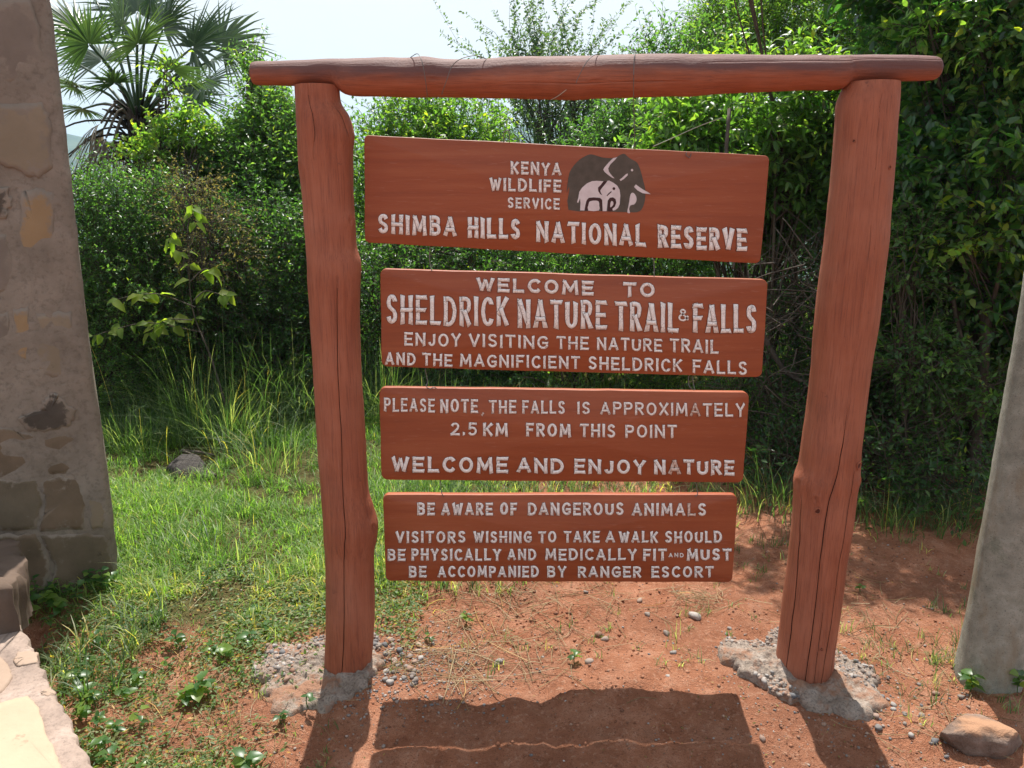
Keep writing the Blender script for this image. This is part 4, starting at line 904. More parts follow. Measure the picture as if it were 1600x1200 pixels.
def bush(name, label, cat, base, lobes, ntw, per, L, ratio, leafm, twl=.22, up=.35, gap=-.35, gapf=2.4, seed=0, broad=False, inner=.45, trunk=.03, singles=0, shoots=0, droop=.1, group=None, stems=5, rl=.35, barem='bark', lit=None, tshift=0.0):
    """a shrub or tree: stems and limbs reach into lobes; twigs carry the leaves"""
    r_ = np.random.default_rng(seed); base = np.array(base, float)
    root = empty(name, tuple(base), label, cat, group)
    lobes = [np.array(l, float) for l in lobes]; vol = np.array([l[3] * l[4] * l[5] for l in lobes]) ** .75; vol /= vol.sum()
    which = r_.choice(len(lobes), ntw, p=vol); C_ = np.array([l[:3] for l in lobes])[which]; Rr = np.array([l[3:6] for l in lobes])[which]
    u = rnd_dirs(r_, ntw); rad = inner + (1 - inner) * r_.random(ntw) ** .6
    rad = rad * (1 + .22 * vnoise(C_ + u * 2, 1.7, seed + 3) + .12 * vnoise(C_ + u * 2, 5, seed + 4))
    P = C_ + u * Rr * rad[:, None]
    dens = fbm(P, gapf, 3, seed + 7); keep = (dens > gap + .25 * (r_.random(ntw) - .5)) & (P[:, 2] > hground(P[:, 0], P[:, 1]) + .04)
    P, u, Rr = P[keep], u[keep], Rr[keep]; n = len(P)
    D = unit(u * np.array([1, 1, .7]) + np.array([0, 0, up]) + .55 * r_.standard_normal((n, 3))); TL_ = twl * r_.uniform(.6, 1.3, n)
    P1 = P + D * TL_[:, None] * .5; D2 = unit(D + np.array([0, 0, -.15]) + .25 * r_.standard_normal((n, 3))); P2 = P1 + D2 * TL_[:, None] * .5
    if shoots:   # upright leaders poking out at the top
        j = r_.integers(0, n, shoots); j = j[np.argsort(-P[j, 2])][:max(1, shoots // 2)]
        e = unit(np.array([0, 0, 1.]) + .35 * r_.standard_normal((len(j), 3))); Ls = r_.uniform(.2, .55, len(j))
        P = np.concatenate([P, P[j]]); P1 = np.concatenate([P1, P[j] + e * Ls[:, None] * .5]); P2 = np.concatenate([P2, P[j] + e * Ls[:, None] + .04 * r_.standard_normal((len(j), 3))]); n = len(P)
    sb = MB(); twigs(sb, P, P1, P2, .0022)
    # leaves along twigs
    f = (np.arange(per) + .5) / per; f = np.tile(f, (n, 1)) + r_.uniform(-.5, .5, (n, per)) / per
    f = np.clip(f, 0, 1)[..., None]
    Q_ = (1 - f) ** 2 * P[:, None] + 2 * f * (1 - f) * P1[:, None] + f ** 2 * P2[:, None]
    ax = unit((P2 - P)[:, None] + 0 * Q_); side = unit(np.cross(ax, rnd_dirs(r_, n * per).reshape(n, per, 3)))
    LD = unit(ax * .65 + side * 1.0 + np.array([0, 0, -.1]) + .2 * r_.standard_normal((n, per, 3)))
    LU = unit(np.array([0, 0, 1.]) + .55 * r_.standard_normal((n, per, 3)))
    Ll = L * r_.uniform(.55, 1.25, (n, per)) * (.8 + .4 * (1 - np.abs(f[..., 0] - .5)))
    cl = fbm(P, 1.3, 2, seed + 21)                            # clump-wise colour
    A = np.clip(.45 + .35 * cl[:, None] + .2 * r_.standard_normal((n, per)) + tshift + .12 * (f[..., 0] > .8), 0, 1)
    sel = np.ones((n, per), bool)
    Pf, Df, Uf, Lf, Af = [x[sel] for x in (Q_, LD, LU, Ll, A)]
    if singles:
        cam_d = np.linalg.norm(Pf - np.array([0, 0, CH]), axis=1) / Lf
        idx = np.argsort(cam_d)[:singles * 3]; idx = r_.choice(idx, singles, replace=False)
        lm = []
        for k in range(6):
            b_ = MB(); leaves(b_, np.zeros((1, 3)), np.array([[0, 1., 0]]), np.array([[0, 0, 1.]]), 1.0, ratio * r_.uniform(.85, 1.15), np.array([(k + .5) / 6]), broad, droop)
            me = npmesh('leaf', np.concatenate(b_.V), np.concatenate(b_.Q) if b_.Q else None, np.concatenate(b_.T), {'tint': np.concatenate(b_.A)}, True); me.materials.append(leafm); lm.append(me)
        for i in idx:
            d = Vector(Df[i]).normalized(); s_ = d.cross(Vector(Uf[i])).normalized(); uu = s_.cross(d)
            o = bpy.data.objects.new('leaf', lm[min(5, int(Af[i] * 6))]); COL.objects.link(o); o.parent = root
            m4 = Matrix((s_, d, uu)).transposed().to_4x4() @ Matrix.Diagonal((Lf[i], Lf[i], Lf[i], 1)); m4.translation = Vector(Pf[i] - base); o.matrix_local = m4
        kp = np.ones(len(Pf), bool); kp[idx] = False; Pf, Df, Uf, Lf, Af = Pf[kp], Df[kp], Uf[kp], Lf[kp], Af[kp]
    fb = MB(); leaves(fb, Pf, Df, Uf, Lf, Lf * ratio, Af, broad, droop)
    fo = fb.build('foliage', leafm, None, broad, kind='stuff'); world_part(fo, root)
    # stems and limbs
    for k in range(stems):
        l = lobes[k % len(lobes)]; b0_ = base + np.array([r_.normal(0, .08), r_.normal(0, .08), -.03]) * (3 if stems > 3 else 1); tgt = l[:3] + r_.normal(0, .25, 3) * l[3:6]
        mid = (b0_ + tgt) / 2 + r_.normal(0, .07, 3) + [0, 0, .1]
        pts = catmull([b0_, (b0_ * 2 + mid) / 3, mid, tgt], 12); sb.tube(pts, np.linspace(trunk, trunk * .35, 12), 6)
        near_ = np.argsort(np.linalg.norm(P - tgt, axis=1))[r_.integers(0, max(8, n // 6), 16)] if n else []
        for i in near_:
            s0 = pts[r_.integers(4, 12)]; m_ = (s0 + P[i]) / 2 + r_.normal(0, .05, 3); sb.tube(catmull([s0, m_, P[i]], 6), np.linspace(trunk * .4, .003, 6), 4, cap=False)
    world_part(sb.build('branches', M[barem], None, True), root)
    return root
def lobe(px, py, Y, rpx, rpy, ry=None):
    """an ellipsoid given by the place and half size it shows in the photo at depth Y"""
    c_ = at(px, py, Y); zc = Y * cp + (CH - c_[2]) * sp; s_ = zc / FPX
    return (c_[0], c_[1], c_[2], rpx * s_, ry if ry else max(.35, .5 * (rpx + rpy) * s_), rpy * s_)

# ---- left thicket
bush('shrub', 'low dense small-leaved shrub right beside the stone pillar, yellow green on top', 'shrub', (-2.95, 5.7, 0), [lobe(150, 400, 5.7, 90, 120), lobe(215, 350, 5.8, 90, 70), lobe(160, 560, 5.6, 90, 110), lobe(250, 480, 5.7, 90, 120)], 5600, 11, .026, .5, M['leaf_mid'], .2, .4, -.45, seed=1, trunk=.02)
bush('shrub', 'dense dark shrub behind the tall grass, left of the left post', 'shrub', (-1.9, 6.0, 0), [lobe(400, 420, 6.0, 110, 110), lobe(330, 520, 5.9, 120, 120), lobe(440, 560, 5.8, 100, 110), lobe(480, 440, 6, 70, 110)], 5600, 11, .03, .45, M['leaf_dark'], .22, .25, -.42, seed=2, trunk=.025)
bush('dry_shrub', 'straw brown half dead creeper draped over the shrubs below the palm', 'shrub', (-2.1, 5.55, 0), [lobe(310, 345, 5.55, 55, 45, .2), lobe(345, 400, 5.5, 45, 45, .2), lobe(290, 300, 5.6, 35, 28, .2)], 330, 9, .024, .4, M['leaf_dry'], .25, .1, -.3, seed=3, trunk=.012, barem='twig')
bush('tree', 'broad green bushy tree between the palm and the left post', 'tree', (-2.6, 7.0, 0), [lobe(418, 200, 7.0, 22, 50, .3), lobe(375, 260, 7.0, 45, 45), lobe(435, 300, 6.8, 60, 85), lobe(320, 320, 7, 50, 30), lobe(398, 118, 7.1, 6, 24, .15), lobe(460, 240, 7.0, 20, 60, .3), lobe(320, 250, 7, 20, 20, .3)], 5200, 11, .04, .5, M['leaf_mid'], .26, .5, -.38, seed=4, trunk=.035, shoots=40)
bush('sapling_tree', 'young bush with sunlit yellow green leaves in front of the palm trunk', 'shrub', (-3.1, 6.6, 0), [lobe(252, 225, 6.6, 14, 20, .15), lobe(262, 125, 6.7, 4, 26, .08), lobe(300, 205, 6.6, 18, 26, .15), lobe(222, 240, 6.6, 16, 12, .15)], 260, 9, .045, .55, M['leaf_bright'], .18, .5, -.4, seed=5, trunk=.014, tshift=.25)
# behind the boards
bush('tree', 'bright leafy tree seen above the left half of the top board', 'tree', (-.9, 7.4, 0), [lobe(640, 225, 7.4, 75, 68), lobe(720, 215, 7.4, 62, 58), lobe(600, 300, 7.3, 70, 90), lobe(700, 320, 7.3, 110, 100), lobe(765, 262, 7.4, 38, 42)], 4200, 11, .042, .5, M['leaf_bright'], .26, .6, -.36, seed=6, trunk=.03, shoots=26)
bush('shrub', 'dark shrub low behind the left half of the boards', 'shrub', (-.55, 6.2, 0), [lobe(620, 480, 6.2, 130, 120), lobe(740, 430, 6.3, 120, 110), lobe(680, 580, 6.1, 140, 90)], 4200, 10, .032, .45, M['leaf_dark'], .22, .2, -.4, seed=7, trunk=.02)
bush('shrub', 'shrub low behind the middle of the boards', 'shrub', (.55, 6.3, 0), [lobe(880, 440, 6.3, 120, 110), lobe(1000, 430, 6.2, 110, 110), lobe(920, 570, 6.1, 160, 95)], 4200, 10, .032, .45, M['leaf_mid'], .22, .3, -.4, seed=8, trunk=.02)
bush('thorn_tree', 'sparse grey green thorn tree with bare upright shoots above the middle of the beam', 'tree', (.45, 8.8, 0), [lobe(860, 205, 8.8, 60, 30), lobe(800, 120, 8.8, 30, 30, .2), lobe(850, 110, 8.8, 40, 30, .2), lobe(900, 130, 8.8, 25, 30, .2), lobe(930, 190, 8.8, 30, 30), lobe(880, 260, 8.7, 90, 60)], 300, 60, .04, .5, M['leaf_grey'], .95, 1.3, -.6, seed=9, trunk=.035, shoots=40, inner=.2)
bush('shrub', 'light green shrub whose tips stand above the beam right of the thorn tree', 'shrub', (1.35, 7.0, 0), [lobe(1030, 190, 7.0, 65, 75), lobe(1030, 100, 7.0, 22, 48, .15), lobe(960, 240, 7.0, 60, 50), lobe(1100, 170, 7, 60, 110), lobe(1050, 280, 6.8, 110, 80)], 3200, 11, .042, .42, M['leaf_mid'], .27, .7, -.36, seed=10, trunk=.025, shoots=40)
# right mass
bush('tree', 'dense green tree with long pointed leaves left of the right post', 'tree', (1.75, 5.3, 0), [lobe(1180, 190, 5.3, 130, 85), lobe(1260, 270, 5.3, 90, 110), lobe(1150, 300, 5.4, 130, 70), lobe(1090, 230, 5.4, 70, 60), (1.35, 4.8, 3.15, .3, .2, .1)], 3900, 10, .062, .34, M['leaf_bright'], .28, .2, -.18, seed=11, broad=True, trunk=.02, singles=150, droop=.22)
bush('tree', 'tall feathery tree at the top of the picture behind the right part of the beam', 'tree', (2.3, 7.4, 0), [lobe(1190, 50, 7.4, 100, 80), lobe(1290, 30, 7.3, 110, 90), lobe(1130, 60, 7.6, 35, 60), lobe(1400, 40, 7.4, 120, 100), lobe(1340, 150, 7.2, 120, 90)], 5600, 12, .036, .42, M['leaf_bright'], .3, .4, -.26, seed=12, trunk=.02, shoots=30)
bush('tree', 'large dark tree with broad glossy leaves filling the upper right corner', 'tree', (2.75, 4.5, 0), [lobe(1480, 160, 4.6, 120, 120), lobe(1580, 90, 4.4, 110, 130), lobe(1420, 300, 4.6, 70, 130), lobe(1540, 300, 4.3, 120, 120), lobe(1600, 450, 4.3, 100, 130), lobe(1480, 450, 4.5, 90, 110), lobe(1520, 20, 4.8, 130, 80), lobe(1440, -60, 4.7, 130, 60), (1.8, 4.8, 3.25, .34, .22, .1), (2.25, 4.55, 3.15, .34, .22, .1), (2.75, 4.4, 3.1, .34, .22, .12)], 5600, 9, .056, .46, M['leaf_gloss'], .24, .3, -.13, seed=13, broad=True, trunk=.045, singles=300, droop=.14)
bush('thicket', 'dark tangled thicket of bare branches and few leaves behind the right post', 'thicket', (2.0, 4.9, 0), [lobe(1330, 480, 4.9, 110, 130), lobe(1440, 620, 4.7, 130, 130), lobe(1300, 660, 4.7, 90, 90), lobe(1540, 700, 4.5, 120, 110), lobe(1360, 730, 4.0, 130, 60), lobe(1480, 740, 3.85, 90, 60), lobe(1220, 740, 4.1, 50, 60), lobe(1180, 640, 4.6, 60, 70)], 5600, 8, .036, .42, M['leaf_dark'], .3, .1, -.2, seed=14, trunk=.016, stems=9, inner=.2)
bush('climber', 'bright yellow green climber hanging over the dark glossy tree, right edge', 'climber', (2.9, 4.2, 0), [lobe(1585, 120, 4.15, 30, 45, .12), lobe(1530, 65, 4.2, 30, 25, .12), lobe(1500, 385, 4.0, 18, 18, .08), lobe(1440, 40, 4.3, 30, 20, .12)], 190, 8, .05, .5, M['leaf_bright'], .2, .2, -.6, seed=19, broad=True, trunk=.008, droop=.2, tshift=.1, stems=4)
bush('shrub', 'low small leaved shrub lit from above just right of the right post', 'shrub', (2.0, 4.2, 0), [lobe(1420, 400, 4.15, 35, 60, .2), lobe(1445, 560, 4.05, 45, 50, .2), lobe(1540, 610, 3.95, 50, 40, .2)], 700, 9, .032, .5, M['leaf_mid'], .2, .2, -.3, seed=20, trunk=.008)
# backing rows
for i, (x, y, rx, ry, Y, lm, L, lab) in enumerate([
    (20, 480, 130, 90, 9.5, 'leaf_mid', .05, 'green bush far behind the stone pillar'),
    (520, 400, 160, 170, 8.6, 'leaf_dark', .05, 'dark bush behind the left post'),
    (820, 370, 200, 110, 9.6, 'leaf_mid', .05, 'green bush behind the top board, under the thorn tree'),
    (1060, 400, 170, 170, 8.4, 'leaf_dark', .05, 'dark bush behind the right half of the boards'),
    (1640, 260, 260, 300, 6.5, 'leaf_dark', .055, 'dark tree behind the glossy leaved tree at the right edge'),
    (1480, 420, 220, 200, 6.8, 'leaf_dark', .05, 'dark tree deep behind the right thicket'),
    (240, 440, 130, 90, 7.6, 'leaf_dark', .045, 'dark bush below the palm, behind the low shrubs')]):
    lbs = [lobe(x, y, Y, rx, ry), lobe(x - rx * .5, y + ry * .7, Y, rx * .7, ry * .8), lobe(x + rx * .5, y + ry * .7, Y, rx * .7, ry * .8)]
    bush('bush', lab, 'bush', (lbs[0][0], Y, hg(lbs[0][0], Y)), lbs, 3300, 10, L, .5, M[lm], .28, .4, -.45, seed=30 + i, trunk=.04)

# dead tangle on the right: curved bare branches as part of one thing
r_ = np.random.default_rng(9)
root = empty('dead_brushwood', (2.0, 4.35, 0), 'tangle of bare grey twigs in the dark gap on both sides of the right post', 'brushwood')
mb = MB()
for k in range(420):
    px, py = (r_.uniform(1185, 1300), r_.uniform(400, 720)) if r_.random() < .55 else (r_.uniform(1380, 1590), r_.uniform(380, 840)); Y = r_.uniform(4.1, 5.0)
    a_ = np.array(at(px, py, Y)); d = r_.standard_normal(3) * [1, .5, .8]; d /= np.linalg.norm(d); l_ = r_.uniform(.15, .6)
    b_ = a_ + d * l_ + r_.normal(0, .05, 3); m_ = (a_ + b_) / 2 + r_.normal(0, .06, 3)
    if min(a_[2], b_[2], m_[2]) < .02: continue
    mb.tube(catmull([a_, m_, b_], 7), np.linspace(r_.uniform(.0018, .005), .001, 7), 4, cap=False)
for (x0, y0, x1, y1, rr_) in [(1185, 510, 1290, 640, .018), (1190, 620, 1290, 650, .012), (1190, 700, 1280, 560, .01), (1140, 170, 1145, 420, .012), (1200, 690, 1275, 700, .008)]:
    a_, b_ = np.array(at(x0, y0, 4.7)), np.array(at(x1, y1, 4.5)); pts = catmull([a_, a_ * .6 + b_ * .4 + r_.normal(0, .05, 3), a_ * .3 + b_ * .7 + r_.normal(0, .05, 3), b_], 10); mb.tube(pts, np.linspace(rr_, rr_ * .7, 10), 6)
world_part(mb.build('twigs', M['twig'], None, True, kind='stuff'), root)

# ---- palm
PY = 8.0; r_ = np.random.default_rng(21)
cxp = np.array(at(214, 168, PY)); basep = np.array([cxp[0] + .05, PY, hg(cxp[0], PY)])
root = empty('fan_palm', tuple(basep), 'fan palm with stiff grey green fan leaves and a skirt of dead fronds, upper left', 'palm tree')
mb = MB(); pts = catmull([basep - [0, 0, .1], basep + [.02, 0, .8], basep + [0, 0, 1.5], cxp], 24); mb.tube(pts, np.linspace(.14, .11, 24) * (1 + .1 * r_.standard_normal(24)), 12)
for k in range(260):  # old leaf bases
    z = r_.uniform(.35, 1) ** .8; c_ = pts[int(z * 23)]; a_ = r_.random() * 6.283; d = np.array([math.cos(a_), math.sin(a_), r_.uniform(-.1, .9)]); mb.tube(np.array([c_ + d * .08, c_ + d * .2 + [0, 0, .03], c_ + d * r_.uniform(.22, .34)]), [.014, .011, .005], 4)
world_part(mb.build('trunk', M['palm_trunk'], None, False), root)
def fan(tip, facing, Rf, nseg, spread, matl, droop, dead=False):
    """tip: hastula (end of the petiole); facing: petiole direction"""
    tip = np.array(tip); d = unit(np.array(tip) - cxp + [0, 0, .0]); nn = unit(np.array(facing, float)); s_ = unit(np.cross(d, nn)); nn = np.cross(s_, d)
    mb = MB(); A0 = r_.uniform(.2, .7)
    for k in range(nseg):
        a_ = R(-spread + 2 * spread * (k + .5) / nseg); dd = d * math.cos(a_) + s_ * math.sin(a_) ; L = Rf * (1 - .25 * abs(a_) / R(spread)) * r_.uniform(.88, 1.05)
        sd_ = unit(np.cross(dd, nn)); w_ = L * R(2 * spread / nseg) * .5
        fs = np.array([.03, .25, .45, .75, 1.0]); ws_ = np.array([.03, .2, .25, .13, .01]) * w_ / .5
        dr = droop * (1 + .5 * r_.random()) * (1.6 if dead else 1) * L
        jitter = r_.normal(0, .05 if not dead else .16, 3)
        C_ = tip + dd * fs[:, None] * L + (nn * .10 * L * (k % 2 - .5) * 0) + np.array([0, 0, -1]) * (dr * fs ** 2.4)[:, None] + jitter * (fs ** 2)[:, None] * L
        fold = nn * (w_ * .28)
        V = np.stack([C_ + sd_ * ws_[:, None] + fold * (ws_ / w_)[:, None], C_, C_ - sd_ * ws_[:, None] + fold * (ws_ / w_)[:, None]], 1).reshape(-1, 3)
        Q = []
        for i in range(4): Q += [(i * 3, i * 3 + 1, i * 3 + 4, i * 3 + 3), (i * 3 + 1, i * 3 + 2, i * 3 + 5, i * 3 + 4)]
        mb.add(V, Q, None, np.clip(A0 + r_.normal(0, .12) + (fs.repeat(3) > .9) * .25, 0, 1))
    mb2_pts = catmull([cxp + d * .06 - [0, 0, .12], (cxp + tip) / 2 + [0, 0, .04 if not dead else .12], tip], 8)
    mb.tube(mb2_pts, np.linspace(.018, .009, 8), 5, .5)
    return world_part(mb.build('palm_leaf' if not dead else 'dead_palm_leaf', matl, None, False), root)
for (x, y, dY, Rf, fx) in [(190, 45, -.2, .62, 0), (255, 45, .1, .66, .2), (215, 20, .5, .7, 0), (120, 45, .15, .62, -.2), (118, 135, -.3, .5, -.3), (300, 75, -.1, .68, .2), (330, 95, .2, .72, .4), (160, 95, .5, .6, 0), (150, 0, .2, .6, 0), (320, 130, -.45, .55, .3), (180, 130, -.6, .45, 0), (100, 90, .4, .6, 0), (345, 70, .35, .6, .2), (215, 70, -.7, .55, 0), (140, 70, -.6, .5, 0), (270, 110, -.8, .5, 0), (130, 170, .2, .45, 0), (290, 150, .3, .5, 0), (235, 0, -.2, .6, 0)]:
    fan(at(x, y, PY + dY), (fx + r_.normal(0, .7), -.5 + r_.normal(0, .5), .6 + .5 * r_.random()), Rf, 40, 120, M['palm_leaf'], .14)
for k in range(11):
    a_ = r_.uniform(0, 6.283); tp = cxp + np.array([math.cos(a_) * .33, math.sin(a_) * .33, -r_.uniform(.15, .5)])
    fan(tp, (math.cos(a_), math.sin(a_), .3), r_.uniform(.35, .5), 18, 60, M['palm_dead'], .5, True)
for k in range(9):   # long bare drooping stalks
    mbk = MB(); a_ = r_.uniform(2.2, 4.2) if k < 7 else r_.uniform(-.6, .6); l_ = r_.uniform(.8, 1.4); s0 = cxp + [0, 0, -.15 - .05 * k]; e = s0 + np.array([math.cos(a_) * l_, .3 * math.sin(a_), -.25 - .05 * k]); mbk.tube(catmull([s0, (s0 + e) / 2 + [0, 0, .14], e], 12), np.linspace(.012, .006, 12), 5)
    world_part(mbk.build('leaf_stalk', M['palm_trunk'], None, True), root)

# ---- large leaved sapling left, in front of the thicket: every leaf its own object
r_ = np.random.default_rng(31); SYs = 5.0
base = np.array([at(350, 650, SYs)[0], SYs, 0.0])
root = empty('sapling', tuple(base), 'spindly sapling with big drooping yellow green leaves on long side branches, in the tall grass', 'sapling')
brs = [[(355, 640), (330, 560), (300, 480), (295, 380)], [(318, 520), (270, 510), (220, 505), (145, 525)], [(305, 480), (250, 460), (210, 462), (172, 470)], [(302, 470), (320, 455), (345, 460), (362, 462)], [(296, 400), (280, 395), (265, 380), (270, 360)], [(298, 440), (320, 420), (335, 430)], [(300, 500), (255, 500), (235, 520)], [(296, 380), (306, 340), (300, 320)]]
mb = MB(); lmesh = []
for k in range(5):
    b_ = MB(); leaves(b_, np.zeros((1, 3)), np.array([[0, 1., 0]]), np.array([[0, 0, 1.]]), 1.0, .5 + .05 * k, np.array([.5 + .11 * k]), True, .3); me = npmesh('leaf', np.concatenate(b_.V), np.concatenate(b_.Q), np.concatenate(b_.T), {'tint': np.concatenate(b_.A)}, True); me.materials.append(M['leaf_sap']); lmesh.append(me)
for bi, br_ in enumerate(brs):
    p3 = catmull([np.array(at(x, y, SYs + .06 * math.sin(bi * 2 + k))) for k, (x, y) in enumerate(br_)], 16); mb.tube(p3, np.linspace(.008 if bi == 0 else .004, .002, 16), 5)
    for k in range(5, 16):
        if bi == 0 and k < 9: continue
        for s_ in (-1, 1):
            if r_.random() < .62: continue
            d = Vector((s_ * r_.uniform(.2, .9), r_.uniform(-.8, .3), r_.uniform(-.7, .1))).normalized(); up_ = Vector((r_.normal(0, .4), -.5 + r_.normal(0, .4), 1)).normalized(); sd_ = d.cross(up_).normalized(); uu = sd_.cross(d)
            L = r_.uniform(.05, .115); o = bpy.data.objects.new('leaf', lmesh[r_.integers(5)]); COL.objects.link(o); o.parent = root
            m4 = Matrix((sd_, d, uu)).transposed().to_4x4() @ Matrix.Diagonal((L, L, L, 1)); m4.translation = Vector(p3[k] - base); o.matrix_local = m4
world_part(mb.build('stem', M['twig'], None, True), root)

# ------------------------------------------------------------------ grass
def blades(mb, X, Y, Z, Ln, Wd, lean, az, A, seg=3, curl=1.0):
    n = len(X); d = np.stack([np.cos(az), np.sin(az), 0 * az], -1); s_ = np.stack([-np.sin(az), np.cos(az), 0 * az], -1)
    # turn the blade's flat side randomly
    P0 = np.stack([X, Y, Z], -1); V = []
    for k in range(seg + 1):
        f = k / seg; h = Ln * (f - .32 * curl * lean * f ** 2.2 - .12 * lean ** 2 * f ** 3); r = Ln * lean * (f ** 1.7)
        c_ = P0 + d * r[:, None]; c_[:, 2] += np.maximum(h, 0 if k == 0 else .003)
        if k < seg:
            w_ = (Wd * (1 - f ** 1.8 * .75))[:, None] * .5; V += [c_ + s_ * w_, c_ - s_ * w_]
        else: V.append(c_)
    m_ = 2 * seg + 1; V = np.stack(V, 1).reshape(-1, 3); b = (np.arange(n) * m_)[:, None, None]
    Q = np.array([(2 * k, 2 * k + 1, 2 * k + 3, 2 * k + 2) for k in range(seg - 1)])[None] + b; T = np.array([(2 * seg - 2, 2 * seg - 1, 2 * seg)])[None] + b
    mb.add(V, Q.reshape(-1, 4), T.reshape(-1, 3), np.repeat(A, m_))
r_ = np.random.default_rng(71)
def scatter(n, x0, x1, y0, y1, dens):
    x = r_.uniform(x0, x1, n); y = r_.uniform(y0, y1, n); k = r_.random(n) < dens(x, y); return x[k], y[k]
mb = MB()
nz = lambda x, y, f, s_: vnoise(np.stack([x, y], -1), f, s_)
x, y = scatter(135000, -3.6, .1, 2.0, 6.2, lambda x, y: np.clip(GRASS(x, y) * (.52 + .85 * nz(x, y, 2.6, 91) + .6 * nz(x, y, 7, 92)), .0, 1))
hgt = .05 + .035 * (nz(x, y, 2.1, 93) + 1) * .5 + .05 * np.maximum(0, nz(x, y, 6, 94))
hgt = hgt * (1 + .5 * sstep(y, 4.0, 5.2)) * r_.uniform(.5, 1.35, len(x)) * (.55 + .45 * GRASS(x, y))
blades(mb, x, y, hground(x, y) - .003, hgt * 1.1, .0030 * r_.uniform(.6, 1.4, len(x)) * (1 + .12 * y), np.clip(np.abs(r_.normal(.8, .45, len(x))), .15, 1.8), r_.uniform(0, 6.283, len(x)), np.clip(.52 + .35 * nz(x, y, 1.5, 95) + .22 * r_.standard_normal(len(x)), 0, 1))
mb.build('grass', M['grass'], None, False, kind='stuff', label='sunlit green lawn grass left of the frame', category='grass')
# sparse grass on bare soil + behind + right
mb = MB()
def tufts(n, x0, x1, y0, y1, per, hh, dens, wd=.0028):
    tx, ty = scatter(n, x0, x1, y0, y1, dens); X = np.repeat(tx, per) + r_.normal(0, .012, len(tx) * per); Yv = np.repeat(ty, per) + r_.normal(0, .012, len(tx) * per); k = len(X)
    blades(mb, X, Yv, hground(X, Yv) - .003, hh * r_.uniform(.4, 1.3, k) * np.repeat(r_.uniform(.6, 1.4, len(tx)), per), wd * r_.uniform(.6, 1.3, k), np.clip(np.abs(r_.normal(.6, .35, k)), .1, 1.3), r_.uniform(0, 6.283, k), np.clip(np.repeat(r_.uniform(.2, .9, len(tx)), per) + r_.normal(0, .12, k), 0, 1))
tufts(900, -1.5, -.45, 1.6, 2.9, 7, .032, lambda x, y: .3 + .5 * nz(x, y, 3, 5) - .5 * sstep(x, -.9, -.5))
tufts(420, -.6, 1.9, 2.35, 3.4, 8, .05, lambda x, y: .22 + .5 * nz(x, y, 2.5, 6) * .8 + .5 * sstep(y, 2.9, 3.5))
tufts(60, -1.6, -1.3, 2.2, 2.7, 9, .12, lambda x, y: np.ones_like(x), .005)
tufts(2200, -1.0, 4.5, 3.3, 5.4, 10, .09, lambda x, y: sstep(y + .3 * nz(x, y, 2, 7), 3.45, 3.9) * .8, .004)
tufts(1500, -.6, .9, 2.9, 5.2, 10, .1, lambda x, y: sstep(y - .9 * x + .5 * nz(x, y, 2.4, 17), 3.0, 3.8) * .9, .004)
tufts(220, 1.2, 2.2, 2.1, 3.0, 8, .06, lambda x, y: .3 + .6 * nz(x, y, 4, 8))
mb.build('sparse_grass', M['grass_tall'], None, False, kind='stuff', label='thin scattered grass tufts on the red soil and along the thicket edge', category='grass')
mb = MB(); x, y = scatter(26000, -6, 9, 5.2, 13, lambda x, y: np.ones_like(x) * .9)
blades(mb, x, y, hground(x, y) - .01, .28 * r_.uniform(.5, 1.3, len(x)), .011 * r_.uniform(.6, 1.4, len(x)), np.clip(np.abs(r_.normal(.5, .3, len(x))), .1, 1.2), r_.uniform(0, 6.283, len(x)), r_.uniform(.2, .9, len(x)))
mb.build('meadow_grass', M['grass'], None, False, kind='stuff', label='sunlit meadow grass beyond the shrubs', category='grass')
# dry stalks and straw
mb = MB()
def straw(n, cx, cy, sx, sy, L0, L1, z=.004):
    for _ in range(n):
        px, py = r_.normal(cx, sx), r_.normal(cy, sy); p = atg(px, py); a_ = r_.random() * 6.28; l_ = r_.uniform(L0, L1); d = np.array([math.cos(a_), math.sin(a_), 0]); q = [np.array(p) + d * (t_ - .5) * l_ + np.array([-d[1], d[0], 0]) * r_.normal(0, l_ * .05) for t_ in (0, .5, 1)]
        for v in q: v[2] = hg(v[0], v[1]) + z + abs(r_.normal(0, .006))
        mb.tube(catmull(q, 5), r_.uniform(.0006, .0014), 3, r_.random(), cap=False)
straw(150, 790, 985, 95, 40, .05, .25); straw(60, 720, 1040, 60, 20, .1, .35); straw(60, 520, 1000, 120, 60, .04, .15); straw(240, 260, 1080, 120, 70, .03, .14); straw(60, 1340, 960, 60, 40, .04, .2); straw(60, 1090, 935, 20, 12, .04, .14, .015); straw(60, 1480, 1120, 70, 40, .03, .12); straw(80, 850, 935, 120, 14, .05, .2)
mb.build('straw', M['straw'], None, False, kind='stuff', label='dry straw and broken stalks lying on the red soil', category='straw')
# fallen leaves / low ground cover
mb = MB(); x, y = scatter(44000, -1.7, -.35, 1.55, 3.1, lambda x, y: np.clip(.72 + .7 * nz(x, y, 3.2, 51) + .5 * nz(x, y, 9, 52) - .75 * sstep(x, -.95, -.4) * sstep(2.5 - y, -.3, .3) + .35 * sstep(-x, 1.1, 1.35), 0, 1))
n = len(x); P = np.stack([x, y, hground(x, y) + r_.uniform(.002, .028, n)], -1)
leaves(mb, P, np.stack([r_.standard_normal(n), r_.standard_normal(n), r_.uniform(-.2, .5, n)], -1), unit(np.array([0, 0, 1.]) + .4 * r_.standard_normal((n, 3))), r_.uniform(.008, .024, n) * (1 + .6 * (r_.random(n) > .93)), r_.uniform(.004, .011, n), np.clip(r_.normal(.5, .28, n), 0, 1), False)
mb.build('ground_cover', M['weed'], None, False, kind='stuff', label='creeping small leaved weeds over the soil at the lower left', category='weeds')
